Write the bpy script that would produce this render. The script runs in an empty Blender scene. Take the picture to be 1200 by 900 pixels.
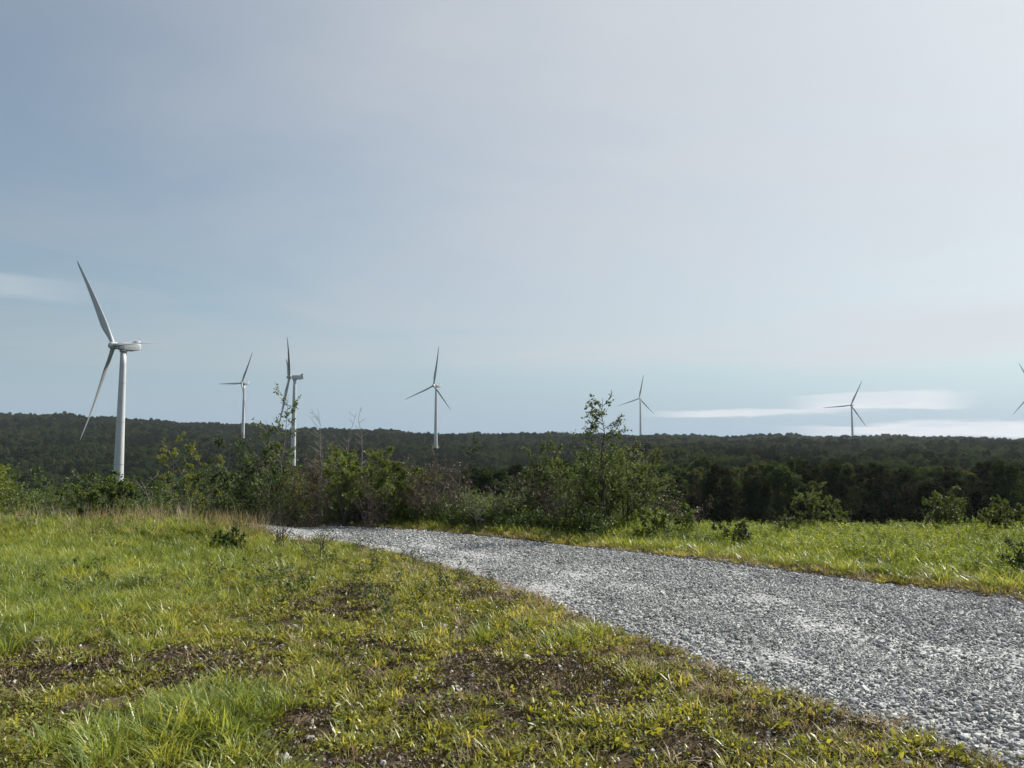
import bpy, math, random
import numpy as np
from mathutils import Vector, Matrix, noise as mnoise

R = math.radians
scene = bpy.context.scene
COL = scene.collection
random.seed(7)
rng = np.random.default_rng(11)

# ------------------------------------------------------------------ camera
F = 900.0 / 1200.0            # focal length in picture widths
EYE = 1.60
PITCH = math.atan(72.0 / 900.0)
cam_d = bpy.data.cameras.new("camera")
cam = bpy.data.objects.new("camera", cam_d)
COL.objects.link(cam)
cam.location = (0, 0, EYE)
cam.rotation_euler = (math.pi / 2 + PITCH, 0, 0)
cam_d.sensor_width = 36.0
cam_d.lens = 36.0 * F
cam_d.clip_start = 0.05
cam_d.clip_end = 30000.0
scene.camera = cam

SUN_AZ, SUN_EL = R(53), R(40)          # azimuth clockwise from +Y


def ray(px, py):
    """direction (scaled so that Y = 1) of the sight line through a point of the photograph"""
    cx, cy = (px - 600) / 900.0, (450 - py) / 900.0
    c, s = math.cos(PITCH), math.sin(PITCH)
    fwd = Vector((0, c, s)); up = Vector((0, -s, c))
    d = fwd + Vector((cx, 0, 0)) + up * cy
    return d / d.y


def at(px, py, Y):
    d = ray(px, py)
    return Vector((d.x * Y, Y, EYE + d.z * Y))


def flat(px, py):
    """where that sight line meets the level ground of the plateau"""
    d = ray(px, py)
    Y = -EYE / d.z
    return (d.x * Y, Y)


# ------------------------------------------------------------------ noise
def _h(ix, iy, s):
    n = (ix.astype(np.int64) * 374761393 + iy.astype(np.int64) * 668265263 + s * 1442695041) & 0xffffffff
    n = ((n ^ (n >> 13)) * 1274126177) & 0xffffffff
    n = (n ^ (n >> 16)) & 0xffffffff
    return n / 4294967295.0


def vnoise(x, y, s=0):
    x = np.asarray(x, float); y = np.asarray(y, float)
    ix = np.floor(x); iy = np.floor(y)
    fx = x - ix; fy = y - iy
    fx = fx * fx * (3 - 2 * fx); fy = fy * fy * (3 - 2 * fy)
    a = _h(ix, iy, s); b = _h(ix + 1, iy, s); c = _h(ix, iy + 1, s); d = _h(ix + 1, iy + 1, s)
    return (a * (1 - fx) + b * fx) * (1 - fy) + (c * (1 - fx) + d * fx) * fy


def fbm(x, y, s=0, o=4):
    t = 0; a = 0.5; n = 0
    for k in range(o):
        t = t + a * vnoise(np.asarray(x) * 2 ** k, np.asarray(y) * 2 ** k, s + k * 17); n += a; a *= 0.5
    return t / n


def sstep(a, b, x):
    t = np.clip((np.asarray(x, float) - a) / (b - a), 0, 1)
    return t * t * (3 - 2 * t)


# ------------------------------------------------------------------ terrain (heights relative to the eye)
TY = np.array([-50, 18, 30, 60, 100, 200, 360, 500, 634, 800, 964, 1100, 1250, 1400, 1600, 2500, 9000.])
TU = np.array([-.9, -.667, -.52, -.40, -.333, -.288, -.24, -.11, 0, .11, .22, .27, .36, .44, .49, .55, .667, .9])
base_l = [-1.6, -1.6, -3.6, -9, -17, -27, -33, -29, -21, -9, 4, 14, 24]
base_m = [-1.6, -1.6, -3.4, -9, -16, -26, -33, -30, -23, -14, -5, -1, 3]
base_r = [-1.6, -1.6, -3.0, -7, -13, -17, -18, -17, -14, -12, -8.5, -5, -3]
ridge = np.array([44, 43, 38, 30, 24, 15, 11, 6, 9, 8, 8, 4, -1, -1, 1, -2, -3, -3.])
TZ = np.zeros((len(TU), len(TY)))
for i, u in enumerate(TU):
    if u <= -.11:
        t = (u + .667) / (.667 - .11); t = min(max(t, 0), 1)
        col = [(1 - t) * a + t * b for a, b in zip(base_l, base_m)]
    else:
        t = min(max((u + .11) / (.22 + .11), 0), 1)
        col = [(1 - t) * a + t * b for a, b in zip(base_m, base_r)]
    r = ridge[i]
    col[12] = min(col[12], r - 2); col[11] = min(col[11], r - 5)
    if u < -.5:
        col[10] += 6; col[11] += 6; col[12] += 6
    TZ[i] = col + [r, r - 4, -20, -40]


def terrain(x, y):
    """ground height (world z) without the small relief"""
    x = np.asarray(x, float); y = np.asarray(y, float)
    yy = np.maximum(y, 1.0)
    u = np.clip(x / yy, -.899, .899)
    Y = np.clip(y, -49, 8999)
    iu = np.clip(np.searchsorted(TU, u) - 1, 0, len(TU) - 2)
    iy = np.clip(np.searchsorted(TY, Y) - 1, 0, len(TY) - 2)
    fu = (u - TU[iu]) / (TU[iu + 1] - TU[iu]); fy = (Y - TY[iy]) / (TY[iy + 1] - TY[iy])
    fu = fu * fu * (3 - 2 * fu)
    z = (TZ[iu, iy] * (1 - fu) + TZ[iu + 1, iy] * fu) * (1 - fy) + (TZ[iu, iy + 1] * (1 - fu) + TZ[iu + 1, iy + 1] * fu) * fy
    w = sstep(60, 300, y)
    z = z + w * (fbm(x / 110.0, y / 110.0, 5, 3) - .5) * 13.0
    z = z - 1.0 * sstep(2.0, 4.0, x) * sstep(14.2, 18, y) * (1 - sstep(30, 60, y))
    left = sstep(-3.5, -4.9, x) * (1 - sstep(30, 60, y))
    z = z - 1.1 * left * sstep(14.4, 17.5, y) + .21 * left * np.exp(-((y - 13.4) / 1.3) ** 2)
    return z + EYE


# road: the two edges, traced as ground points
near_px = [(1195, 892), (1050, 857), (950, 826), (850, 788), (750, 751), (680, 723), (600, 691), (520, 666), (450, 646), (385, 633)]
far_px = [(1200, 702), (1100, 690), (1000, 678), (900, 665), (800, 653), (700, 642), (620, 633), (560, 627), (480, 620.5), (385, 616)]
NE = [np.array(flat(*p)) for p in near_px]
FE = [np.array(flat(*p)) for p in far_px]
# in front of the frame and past the left end
NE = [NE[0] + np.array((1.8, -3.0)) * k for k in (5, 3, 2, 1)] + NE + [np.array((-5.6, 13.6)), np.array((-8.6, 15.0)), np.array((-13, 17.0)), np.array((-20, 20.0))]
FE = [FE[0] + np.array((2.2, -2.3)) * k for k in (5, 3, 2, 1)] + FE + [np.array((-6.4, 17.0)), np.array((-9.6, 18.6)), np.array((-14, 20.8)), np.array((-21, 24.0))]


def resample(P, n):
    P = np.array(P); d = np.r_[0, np.cumsum(np.linalg.norm(np.diff(P, axis=0), axis=1))]
    t = np.linspace(0, d[-1], n)
    Q = np.c_[np.interp(t, d, P[:, 0]), np.interp(t, d, P[:, 1])]
    for _ in range(6):
        Q[1:-1] = (Q[:-2] + 2 * Q[1:-1] + Q[2:]) / 4
    return Q


NS = 120
NEr, FEr = resample(NE, NS), resample(FE, NS)
CL = (NEr + FEr) / 2
HW = np.linalg.norm(NEr - FEr, axis=1) / 2


def poly_d(X, P):
    best = np.full(len(X), 1e9)
    for i in range(len(P) - 1):
        a, b = P[i], P[i + 1]; ab = b - a
        t = np.clip(((X - a) @ ab) / (ab @ ab + 1e-12), 0, 1)
        best = np.minimum(best, np.linalg.norm(X - a - t[:, None] * ab, axis=1))
    return best


def road_s(x, y):
    """0 in the middle of the track, 1 at its edge, growing by 1 every 2 m outside"""
    x = np.asarray(x, float).ravel(); y = np.asarray(y, float).ravel()
    out = np.full(x.shape, 99.0)
    m = (np.abs(x) < 40) & (y > -20) & (y < 40)
    X = np.c_[x[m], y[m]]
    if len(X) == 0:
        return out
    dn, df = poly_d(X, NEr), poly_d(X, FEr)
    G_ = np.concatenate([NEr, FEr[::-1]]); ins = np.zeros(len(X), bool); k = len(G_) - 1
    for q in range(len(G_)):
        xi, yi = G_[q]; xj, yj = G_[k]
        if yi != yj:
            ins ^= ((yi > X[:, 1]) != (yj > X[:, 1])) & (X[:, 0] < (xj - xi) * (X[:, 1] - yi) / (yj - yi) + xi)
        k = q
    out[m] = np.where(ins, np.abs(dn - df) / (dn + df + 1e-9), 1 + np.minimum(dn, df) / 2.0)
    return out


def relief(x, y, rs):
    k = sstep(.75, 1.25, rs) * (1 - sstep(25, 60, np.hypot(x, y)))
    z = (fbm(x * .55, y * .55, 31, 3) - .5) * .16 + (fbm(x * 3.1, y * 3.1, 41, 3) - .5) * .07
    return z * k - .05 * (1 - sstep(.85, 1.05, rs))


def ground_z(x, y, rs=None):
    x = np.asarray(x, float); y = np.asarray(y, float)
    if rs is None:
        rs = road_s(x, y).reshape(x.shape)
    return terrain(x, y) + relief(x, y, rs)


# patches of the meadow: ellipses on the ground
def blob(px, py, rx, ry, w=1.0):
    cx, cy = flat(px, py)
    y0 = flat(px, py + ry)[1]; y1 = flat(px, max(py - ry, 560))[1]
    return (cx, cy, rx * cy / 900.0, (y1 - y0) / 2, w)


def field(bl, x, y, s):
    t = np.zeros_like(x)
    for cx, cy, ax, ay, w in bl:
        d = ((x - cx) / ax) ** 2 + ((y - cy) / ay) ** 2
        t = np.maximum(t, w * np.exp(-d * .7))
    n = fbm(x * 2.2, y * 2.2, s, 4)
    return np.clip(t * (.1 + 1.9 * n), 0, 1)


SOIL = [blob(640, 800, 330, 75, .8), blob(930, 850, 220, 32, .85), blob(110, 785, 200, 26, 1.3), blob(30, 835, 90, 20, .9), blob(390, 712, 55, 20, 1.3), blob(600, 792, 110, 26, 1.5), blob(1010, 846, 130, 16, 1.4),
        blob(650, 702, 100, 14, 1.2), blob(760, 800, 110, 20, .8), blob(350, 860, 45, 36, 1.35), blob(480, 888, 90, 16, 1.2), blob(820, 880, 220, 22, .85),
        blob(1130, 890, 120, 12, 1), blob(880, 800, 80, 14, .9), blob(290, 645, 60, 8, .6), blob(60, 770, 100, 8, .6), blob(700, 850, 160, 22, .6)]
LUSH = [blob(40, 660, 170, 50, 1.05), blob(30, 720, 90, 22, 1.0), blob(210, 868, 90, 30, .75), blob(120, 620, 170, 14, .95), blob(640, 752, 60, 8, .4)]
DRY = [blob(250, 612, 90, 9, 1.5), blob(310, 622, 40, 8, 1.2)]
YEL = [blob(210, 730, 110, 20, 1.0), blob(420, 800, 150, 35, .8), blob(640, 760, 150, 25, .8), blob(450, 665, 120, 20, .8), blob(60, 860, 120, 20, .8), blob(900, 870, 150, 20, .8)]


def masks(x, y, rs=None):
    if rs is None:
        rs = road_s(x, y).reshape(x.shape)
    soil = field(SOIL, x, y, 3); lush = field(LUSH, x, y, 4); dry = field(DRY, x, y, 6); yel = field(YEL, x, y, 8)
    right = beyond(x, y).astype(float)
    edge = 1 - sstep(1.0, 1.10 + .35 * (1 - right) * fbm(x * 1.1, y * 1.1, 51, 3), rs)
    soil = np.maximum(soil * (1 - right), edge * .9)
    lush = np.maximum(lush * (1 - right), right * sstep(1.25, 1.7, rs))
    yel = np.maximum(yel * (1 - right), right * (1 - sstep(1.25, 1.7, rs)))
    return soil, lush, dry * (1 - right), yel


def beyond(x, y):
    """true on the far side of the road"""
    x = np.asarray(x, float); y = np.asarray(y, float)
    o = np.argsort(CL[:, 0])
    return y > np.interp(x, CL[o, 0], CL[o, 1])


# ------------------------------------------------------------------ mesh helpers
def mkmesh(name, V, Fs, mats=(), midx=None, v=None, smooth=False):
    """V (n,3); Fs list of index arrays, each (k,3) or (k,4)"""
    V = np.asarray(V, np.float32)
    Fs = [np.asarray(f, np.int32) for f in Fs if len(f)]
    me = bpy.data.meshes.new(name)
    me.vertices.add(len(V)); me.vertices.foreach_set("co", V.ravel())
    loops = np.concatenate([f.ravel() for f in Fs]); sizes = np.concatenate([np.full(len(f), f.shape[1]) for f in Fs])
    me.loops.add(len(loops)); me.loops.foreach_set("vertex_index", loops)
    me.polygons.add(len(sizes))
    me.polygons.foreach_set("loop_start", np.r_[0, np.cumsum(sizes)[:-1]].astype(np.int32))
    for m in mats:
        me.materials.append(m)
    if midx is not None:
        me.polygons.foreach_set("material_index", np.asarray(midx, np.int32))
    me.polygons.foreach_set("use_smooth", np.full(len(sizes), smooth))
    if v is not None:
        a = me.attributes.new("v", 'FLOAT', 'POINT'); a.data.foreach_set("value", np.asarray(v, np.float32))
    me.update(calc_edges=True); me.validate()
    return me


class Acc:
    def __init__(s): s.V = []; s.T = []; s.Q = []; s.v = []; s.n = 0

    def add(s, V, T=None, Q=None, v=.5):
        V = np.asarray(V, float)
        s.V.append(V)
        if T is not None and len(T): s.T.append(np.asarray(T) + s.n)
        if Q is not None and len(Q): s.Q.append(np.asarray(Q) + s.n)
        s.v.append(np.full(len(V), v) if np.isscalar(v) else np.asarray(v)); s.n += len(V)

    def mesh(s, name, mat, smooth=False):
        Fs = []
        if s.Q: Fs.append(np.concatenate(s.Q))
        if s.T: Fs.append(np.concatenate(s.T))
        return mkmesh(name, np.concatenate(s.V), Fs, [mat], v=np.concatenate(s.v), smooth=smooth)


def link(name, me, parent=None, loc=(0, 0, 0), rot=(0, 0, 0), scale=(1, 1, 1)):
    o = bpy.data.objects.new(name, me); COL.objects.link(o)
    o.parent = parent; o.location = loc; o.rotation_euler = rot; o.scale = scale
    return o


def tag(o, label=None, cat=None, group=None, kind=None):
    if label: o["label"] = label
    if cat: o["category"] = cat
    if group: o["group"] = group
    if kind: o["kind"] = kind
    return o


def tube(acc, P, Rr, n=5, v=.5):
    """tapered tube along the points P"""
    P = np.asarray(P, float); k = len(P)
    T = np.gradient(P, axis=0); T /= np.linalg.norm(T, axis=1)[:, None] + 1e-9
    ref = np.array((0.31, 0.17, 0.93)) if abs(T[0, 2]) < .9 else np.array((1., .1, 0))
    A = np.cross(T, ref); A /= np.linalg.norm(A, axis=1)[:, None] + 1e-9
    B = np.cross(T, A)
    th = np.arange(n) * 2 * np.pi / n
    V = P[:, None, :] + (A[:, None, :] * np.cos(th)[None, :, None] + B[:, None, :] * np.sin(th)[None, :, None]) * np.asarray(Rr)[:, None, None]
    V = V.reshape(-1, 3)
    i = np.arange(k - 1)[:, None] * n; j = np.arange(n)[None, :]
    Q = np.stack([i + j, i + (j + 1) % n, i + n + (j + 1) % n, i + n + j], -1).reshape(-1, 4)
    acc.add(V, Q=Q, v=v)


def leaves(acc, C, D, L, W=.6, fold=.25, v=None, rg=rng):
    """pointed leaves: base C, direction D, length L"""
    C = np.asarray(C, float); D = np.asarray(D, float); n = len(C)
    if n == 0: return
    L = np.broadcast_to(L, (n,)).astype(float)
    D = D / (np.linalg.norm(D, axis=1)[:, None] + 1e-9)
    r = rg.normal(size=(n, 3)); S = np.cross(D, r); S /= np.linalg.norm(S, axis=1)[:, None] + 1e-9
    N = np.cross(D, S)
    l = L[:, None]
    mid = C + D * l * .45
    V = np.stack([C, mid + S * l * W * .5 + N * l * fold * W * .5, C + D * l, mid - S * l * W * .5 + N * l * fold * W * .5], 1).reshape(-1, 3)
    b = np.arange(n)[:, None] * 4
    T = np.concatenate([b + np.array([[0, 1, 2]]), b + np.array([[0, 2, 3]])])
    if v is None: v = rg.random(n)
    acc.add(V, T=T, v=np.repeat(v, 4))


def blades(acc, n, h, spread, lean, width, seed, vbase=0.0, vr=1.0):
    """curved tapering grass blades"""
    rg = np.random.default_rng(seed)
    a = rg.random(n) * 2 * np.pi; r = np.sqrt(rg.random(n)) * spread
    base = np.c_[np.cos(a) * r, np.sin(a) * r, np.full(n, -.01)]
    d = a + rg.normal(size=n) * .9
    hh = h * (.45 + .75 * rg.random(n)); ln = lean * hh * (.2 + rg.random(n) * 1.3)
    out = np.c_[np.cos(d), np.sin(d), np.zeros(n)]
    tw = d + np.pi / 2 + rg.normal(size=n) * .6
    side = np.c_[np.cos(tw), np.sin(tw), np.zeros(n)]
    w = width * (.6 + .8 * rg.random(n))
    rows = []
    for t, ww in ((0, .8), (.4, 1), (.75, .7)):
        c = base + out * (ln * t ** 2)[:, None] + np.array((0, 0, 1)) * (hh * (t - .25 * t * t * lean))[:, None]
        rows += [c - side * (w * ww * .5)[:, None], c + side * (w * ww * .5)[:, None]]
    tip = base + out * ln[:, None] + np.array((0, 0, 1)) * (hh * (1 - .25 * lean))[:, None]
    V = np.stack(rows + [tip], 1).reshape(-1, 3)
    b = np.arange(n)[:, None] * 7
    Q = np.concatenate([b + np.array([[0, 1, 3, 2]]), b + np.array([[2, 3, 5, 4]])]); T = b + np.array([[4, 5, 6]])
    acc.add(V, T=T, Q=Q, v=np.repeat(vbase + vr * rg.random(n), 7))


# ------------------------------------------------------------------ materials
def new_mat(name):
    m = bpy.data.materials.new(name); m.use_nodes = True
    nt = m.node_tree; nt.nodes.clear()
    return m, nt, nt.nodes, nt.links


def N(nodes, t, **kw):
    n = nodes.new(t)
    for k, x in kw.items():
        if k.startswith('i_'):
            n.inputs[k[2:].replace('_', ' ')].default_value = x
        else:
            setattr(n, k, x)
    return n


def ramp(nodes, cols):
    r = nodes.new('ShaderNodeValToRGB'); e = r.color_ramp.elements
    while len(e) < len(cols): e.new(.5)
    for k, (p, c) in enumerate(cols):
        e[k].position = p; e[k].color = (*c, 1)
    return r


def leaf_mat(name, cols, trans=.35, tcol=(1.5, 1.25, .5), rough=.55, wob=.5, spec=.3):
    m, nt, nd, lk = new_mat(name)
    at_ = N(nd, 'ShaderNodeAttribute', attribute_name='v'); oi = N(nd, 'ShaderNodeObjectInfo')
    geo = N(nd, 'ShaderNodeNewGeometry'); ns = N(nd, 'ShaderNodeTexNoise'); ns.inputs['Scale'].default_value = wob
    lk.new(geo.outputs['Position'], ns.inputs['Vector'])
    a1 = N(nd, 'ShaderNodeMath', operation='MULTIPLY'); a1.inputs[1].default_value = .45; lk.new(at_.outputs['Fac'], a1.inputs[0])
    a2 = N(nd, 'ShaderNodeMath', operation='MULTIPLY_ADD'); a2.inputs[1].default_value = .30; lk.new(oi.outputs['Random'], a2.inputs[0]); lk.new(a1.outputs[0], a2.inputs[2])
    a3 = N(nd, 'ShaderNodeMath', operation='MULTIPLY_ADD'); a3.inputs[1].default_value = .9; lk.new(ns.outputs['Fac'], a3.inputs[0]); lk.new(a2.outputs[0], a3.inputs[2])
    a4 = N(nd, 'ShaderNodeMath', operation='SUBTRACT'); a4.inputs[1].default_value = .33; lk.new(a3.outputs[0], a4.inputs[0])
    rp = ramp(nd, cols); lk.new(a4.outputs[0], rp.inputs[0])
    bs = N(nd, 'ShaderNodeBsdfPrincipled'); bs.inputs['Roughness'].default_value = rough; bs.inputs['Specular IOR Level'].default_value = spec
    lk.new(rp.outputs[0], bs.inputs['Base Color'])
    tr = N(nd, 'ShaderNodeBsdfTranslucent'); mu = N(nd, 'ShaderNodeMix', data_type='RGBA', blend_type='MULTIPLY')
    mu.inputs['Factor'].default_value = 1; lk.new(rp.outputs[0], mu.inputs[6]); mu.inputs[7].default_value = (*tcol, 1)
    lk.new(mu.outputs[2], tr.inputs['Color'])
    mx = N(nd, 'ShaderNodeMixShader'); mx.inputs[0].default_value = trans
    lk.new(bs.outputs[0], mx.inputs[1]); lk.new(tr.outputs[0], mx.inputs[2])
    out = N(nd, 'ShaderNodeOutputMaterial'); lk.new(mx.outputs[0], out.inputs[0])
    return m


def solid_mat(name, c1, c2, rough=.8, scale=4.0, bump=0.0, bscale=30, metallic=0, spec=.3, coords='Object'):
    m, nt, nd, lk = new_mat(name)
    tc = N(nd, 'ShaderNodeTexCoord'); oi = N(nd, 'ShaderNodeObjectInfo'); at_ = N(nd, 'ShaderNodeAttribute', attribute_name='v')
    ns = N(nd, 'ShaderNodeTexNoise'); ns.inputs['Scale'].default_value = scale; ns.inputs['Detail'].default_value = 5
    lk.new(tc.outputs[coords], ns.inputs['Vector'])
    a = N(nd, 'ShaderNodeMath', operation='MULTIPLY_ADD'); a.inputs[1].default_value = .8 if 'stone' in name else .5; lk.new(oi.outputs['Random'], a.inputs[0]); lk.new(ns.outputs['Fac'], a.inputs[2])
    b = N(nd, 'ShaderNodeMath', operation='SUBTRACT'); b.inputs[1].default_value = .4 if 'stone' in name else .25; lk.new(a.outputs[0], b.inputs[0])
    rp = ramp(nd, [(.15, c1), (.85, c2)]); lk.new(b.outputs[0], rp.inputs[0])
    bs = N(nd, 'ShaderNodeBsdfPrincipled'); bs.inputs['Roughness'].default_value = rough; bs.inputs['Metallic'].default_value = metallic
    bs.inputs['Specular IOR Level'].default_value = spec
    lk.new(rp.outputs[0], bs.inputs['Base Color'])
    if bump:
        n2 = N(nd, 'ShaderNodeTexNoise'); n2.inputs['Scale'].default_value = bscale; lk.new(tc.outputs[coords], n2.inputs['Vector'])
        bp = N(nd, 'ShaderNodeBump'); bp.inputs['Strength'].default_value = bump; lk.new(n2.outputs['Fac'], bp.inputs['Height']); lk.new(bp.outputs[0], bs.inputs['Normal'])
    out = N(nd, 'ShaderNodeOutputMaterial'); lk.new(bs.outputs[0], out.inputs[0])
    return m


M = {}
M['grass_lush'] = leaf_mat('lush_grass', [(0, (.05, .085, .022)), (.35, (.13, .19, .045)), (.7, (.27, .33, .085)), (1, (.46, .48, .19))], .45, wob=.9, rough=.38, spec=.38)
M['grass_short'] = leaf_mat('short_yellow_grass', [(0, (.07, .095, .02)), (.35, (.18, .20, .05)), (.7, (.38, .39, .13)), (1, (.60, .55, .30))], .45, wob=1.1, rough=.38, spec=.38)
M['herb'] = leaf_mat('low_herb_leaf', [(0, (.055, .085, .022)), (.5, (.20, .23, .05)), (.85, (.36, .38, .10)), (1, (.42, .33, .16))], .4, wob=1.2, rough=.38, spec=.38)
M['field_leaf'] = leaf_mat('field_plant_leaf', [(0, (.045, .08, .02)), (.4, (.13, .195, .036)), (.8, (.25, .32, .065)), (1, (.42, .46, .15))], .42, wob=.6, rough=.5, spec=.25)
M['straw'] = leaf_mat('straw', [(0, (.16, .12, .06)), (.5, (.33, .26, .14)), (1, (.5, .42, .26))], .3, (1.1, 1, .8), wob=1)
M['dark_weed'] = leaf_mat('dark_weed_leaf', [(0, (.03, .05, .022)), (.6, (.055, .085, .038)), (1, (.09, .125, .055))], .3, wob=1)
M['moss'] = leaf_mat('brown_moss', [(0, (.03, .024, .014)), (.5, (.085, .066, .032)), (1, (.17, .145, .06))], .2, (1.1, 1, .6), wob=2)
M['shrub_bright'] = leaf_mat('bright_shrub_leaf', [(0, (0.046, 0.078, 0.023)), (.5, (0.092, 0.140, 0.037)), (1, (0.172, 0.218, 0.063))], .4, wob=1.2)
M['shrub_yellow'] = leaf_mat('yellow_green_shrub_leaf', [(0, (.07, .10, .02)), (.5, (.14, .18, .03)), (1, (.22, .24, .06))], .42, wob=1.2)
M['shrub_mid'] = leaf_mat('mid_green_shrub_leaf', [(0, (0.039, 0.068, 0.023)), (.5, (0.072, 0.117, 0.033)), (1, (0.130, 0.182, 0.052))], .35, wob=1.2)
M['shrub_dark'] = leaf_mat('dark_shrub_leaf', [(0, (0.022, 0.038, 0.016)), (.6, (0.043, 0.074, 0.024)), (1, (0.081, 0.115, 0.034))], .28, wob=1.2)
M['shrub_pale'] = leaf_mat('pale_green_shrub_leaf', [(0, (.05, .075, .035)), (.5, (.10, .14, .06)), (1, (.17, .21, .10))], .38, wob=1.2, rough=.6, spec=.25)
M['shrub_brown'] = leaf_mat('brown_shrub_leaf', [(0, (.04, .03, .022)), (.6, (.075, .055, .035)), (1, (.11, .10, .05))], .25, (1.2, 1, .8), wob=1.2)
M['bark'] = solid_mat('bark', (.05, .04, .032), (.14, .12, .10), .9, 8)
M['bark_grey'] = solid_mat('pale_grey_bark', (.11, .10, .09), (.26, .245, .22), .85, 9)
M['bark_dark'] = solid_mat('dark_bark', (.025, .02, .017), (.07, .055, .048), .9, 8)
M['tree_a'] = leaf_mat('woodland_leaf', [(0, (0.017, 0.032, 0.017)), (.4, (0.036, 0.062, 0.029)), (.75, (0.065, 0.099, 0.045)), (1, (0.103, 0.138, 0.058))], .25, wob=.035, rough=.9, spec=.08)
M['tree_b'] = leaf_mat('woodland_leaf_dark', [(0, (0.011, 0.018, 0.011)), (.5, (0.022, 0.034, 0.019)), (1, (0.039, 0.058, 0.028))], .2, wob=.035, rough=.9, spec=.08)
M['tree_c'] = leaf_mat('woodland_leaf_pale', [(0, (0.039, 0.056, 0.026)), (.5, (0.082, 0.107, 0.047)), (1, (0.129, 0.159, 0.073))], .28, wob=.035, rough=.9, spec=.08)
M['tree_d'] = leaf_mat('woodland_leaf_brown', [(0, (0.019, 0.019, 0.012)), (.5, (0.039, 0.036, 0.022)), (1, (0.065, 0.065, 0.034))], .2, (1.1, 1, .8), wob=.035, rough=.9, spec=.08)
def stone_mat():
    m, nt, nd, lk = new_mat('crushed_stone')
    geo = N(nd, 'ShaderNodeNewGeometry'); oi = N(nd, 'ShaderNodeObjectInfo')
    n1 = N(nd, 'ShaderNodeTexNoise'); n1.inputs['Scale'].default_value = .9; n1.inputs['Detail'].default_value = 6; lk.new(geo.outputs['Position'], n1.inputs['Vector'])
    n2 = N(nd, 'ShaderNodeTexNoise'); n2.inputs['Scale'].default_value = 70; lk.new(geo.outputs['Position'], n2.inputs['Vector'])
    a = N(nd, 'ShaderNodeMath', operation='MULTIPLY_ADD'); a.inputs[1].default_value = .62; lk.new(oi.outputs['Random'], a.inputs[0]); n1s = N(nd, 'ShaderNodeMath', operation='MULTIPLY_ADD'); n1s.inputs[1].default_value = .35; n1s.inputs[2].default_value = .32; lk.new(n1.outputs['Fac'], n1s.inputs[0]); lk.new(n1s.outputs[0], a.inputs[2])
    b = N(nd, 'ShaderNodeMath', operation='MULTIPLY_ADD'); b.inputs[1].default_value = .5; lk.new(n2.outputs['Fac'], b.inputs[0]); lk.new(a.outputs[0], b.inputs[2])
    c = N(nd, 'ShaderNodeMath', operation='SUBTRACT'); c.inputs[1].default_value = .55; lk.new(b.outputs[0], c.inputs[0])
    rp = ramp(nd, [(.05, (.085, .086, .084)), (.42, (.25, .253, .246)), (.75, (.45, .454, .442)), (1, (.66, .66, .64))]); lk.new(c.outputs[0], rp.inputs[0])
    bs = N(nd, 'ShaderNodeBsdfPrincipled'); bs.inputs['Roughness'].default_value = .9; bs.inputs['Specular IOR Level'].default_value = .2; lk.new(rp.outputs[0], bs.inputs['Base Color'])
    out = N(nd, 'ShaderNodeOutputMaterial'); lk.new(bs.outputs[0], out.inputs[0])
    return m


M['stone'] = stone_mat()
M['stone_pale'] = solid_mat('pale_stone', (.22, .20, .18), (.50, .48, .44), .8, 9, .3, 60)
M['steel_white'] = solid_mat('white_turbine_paint', (.43, .45, .46), (.53, .55, .55), .38, .25, spec=.5)
M['blade_shaded'] = solid_mat('shaded_white_turbine_paint', (.30, .32, .335), (.38, .40, .41), .5, .25, spec=.4)  # tower paint made darker: the blades' backlit shade is put into the colour
M['steel_grey'] = solid_mat('grey_turbine_paint', (.30, .31, .32), (.40, .41, .42), .5, .5, spec=.5)
M['concrete'] = solid_mat('concrete', (.20, .19, .175), (.30, .29, .27), .9, 2)


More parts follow.
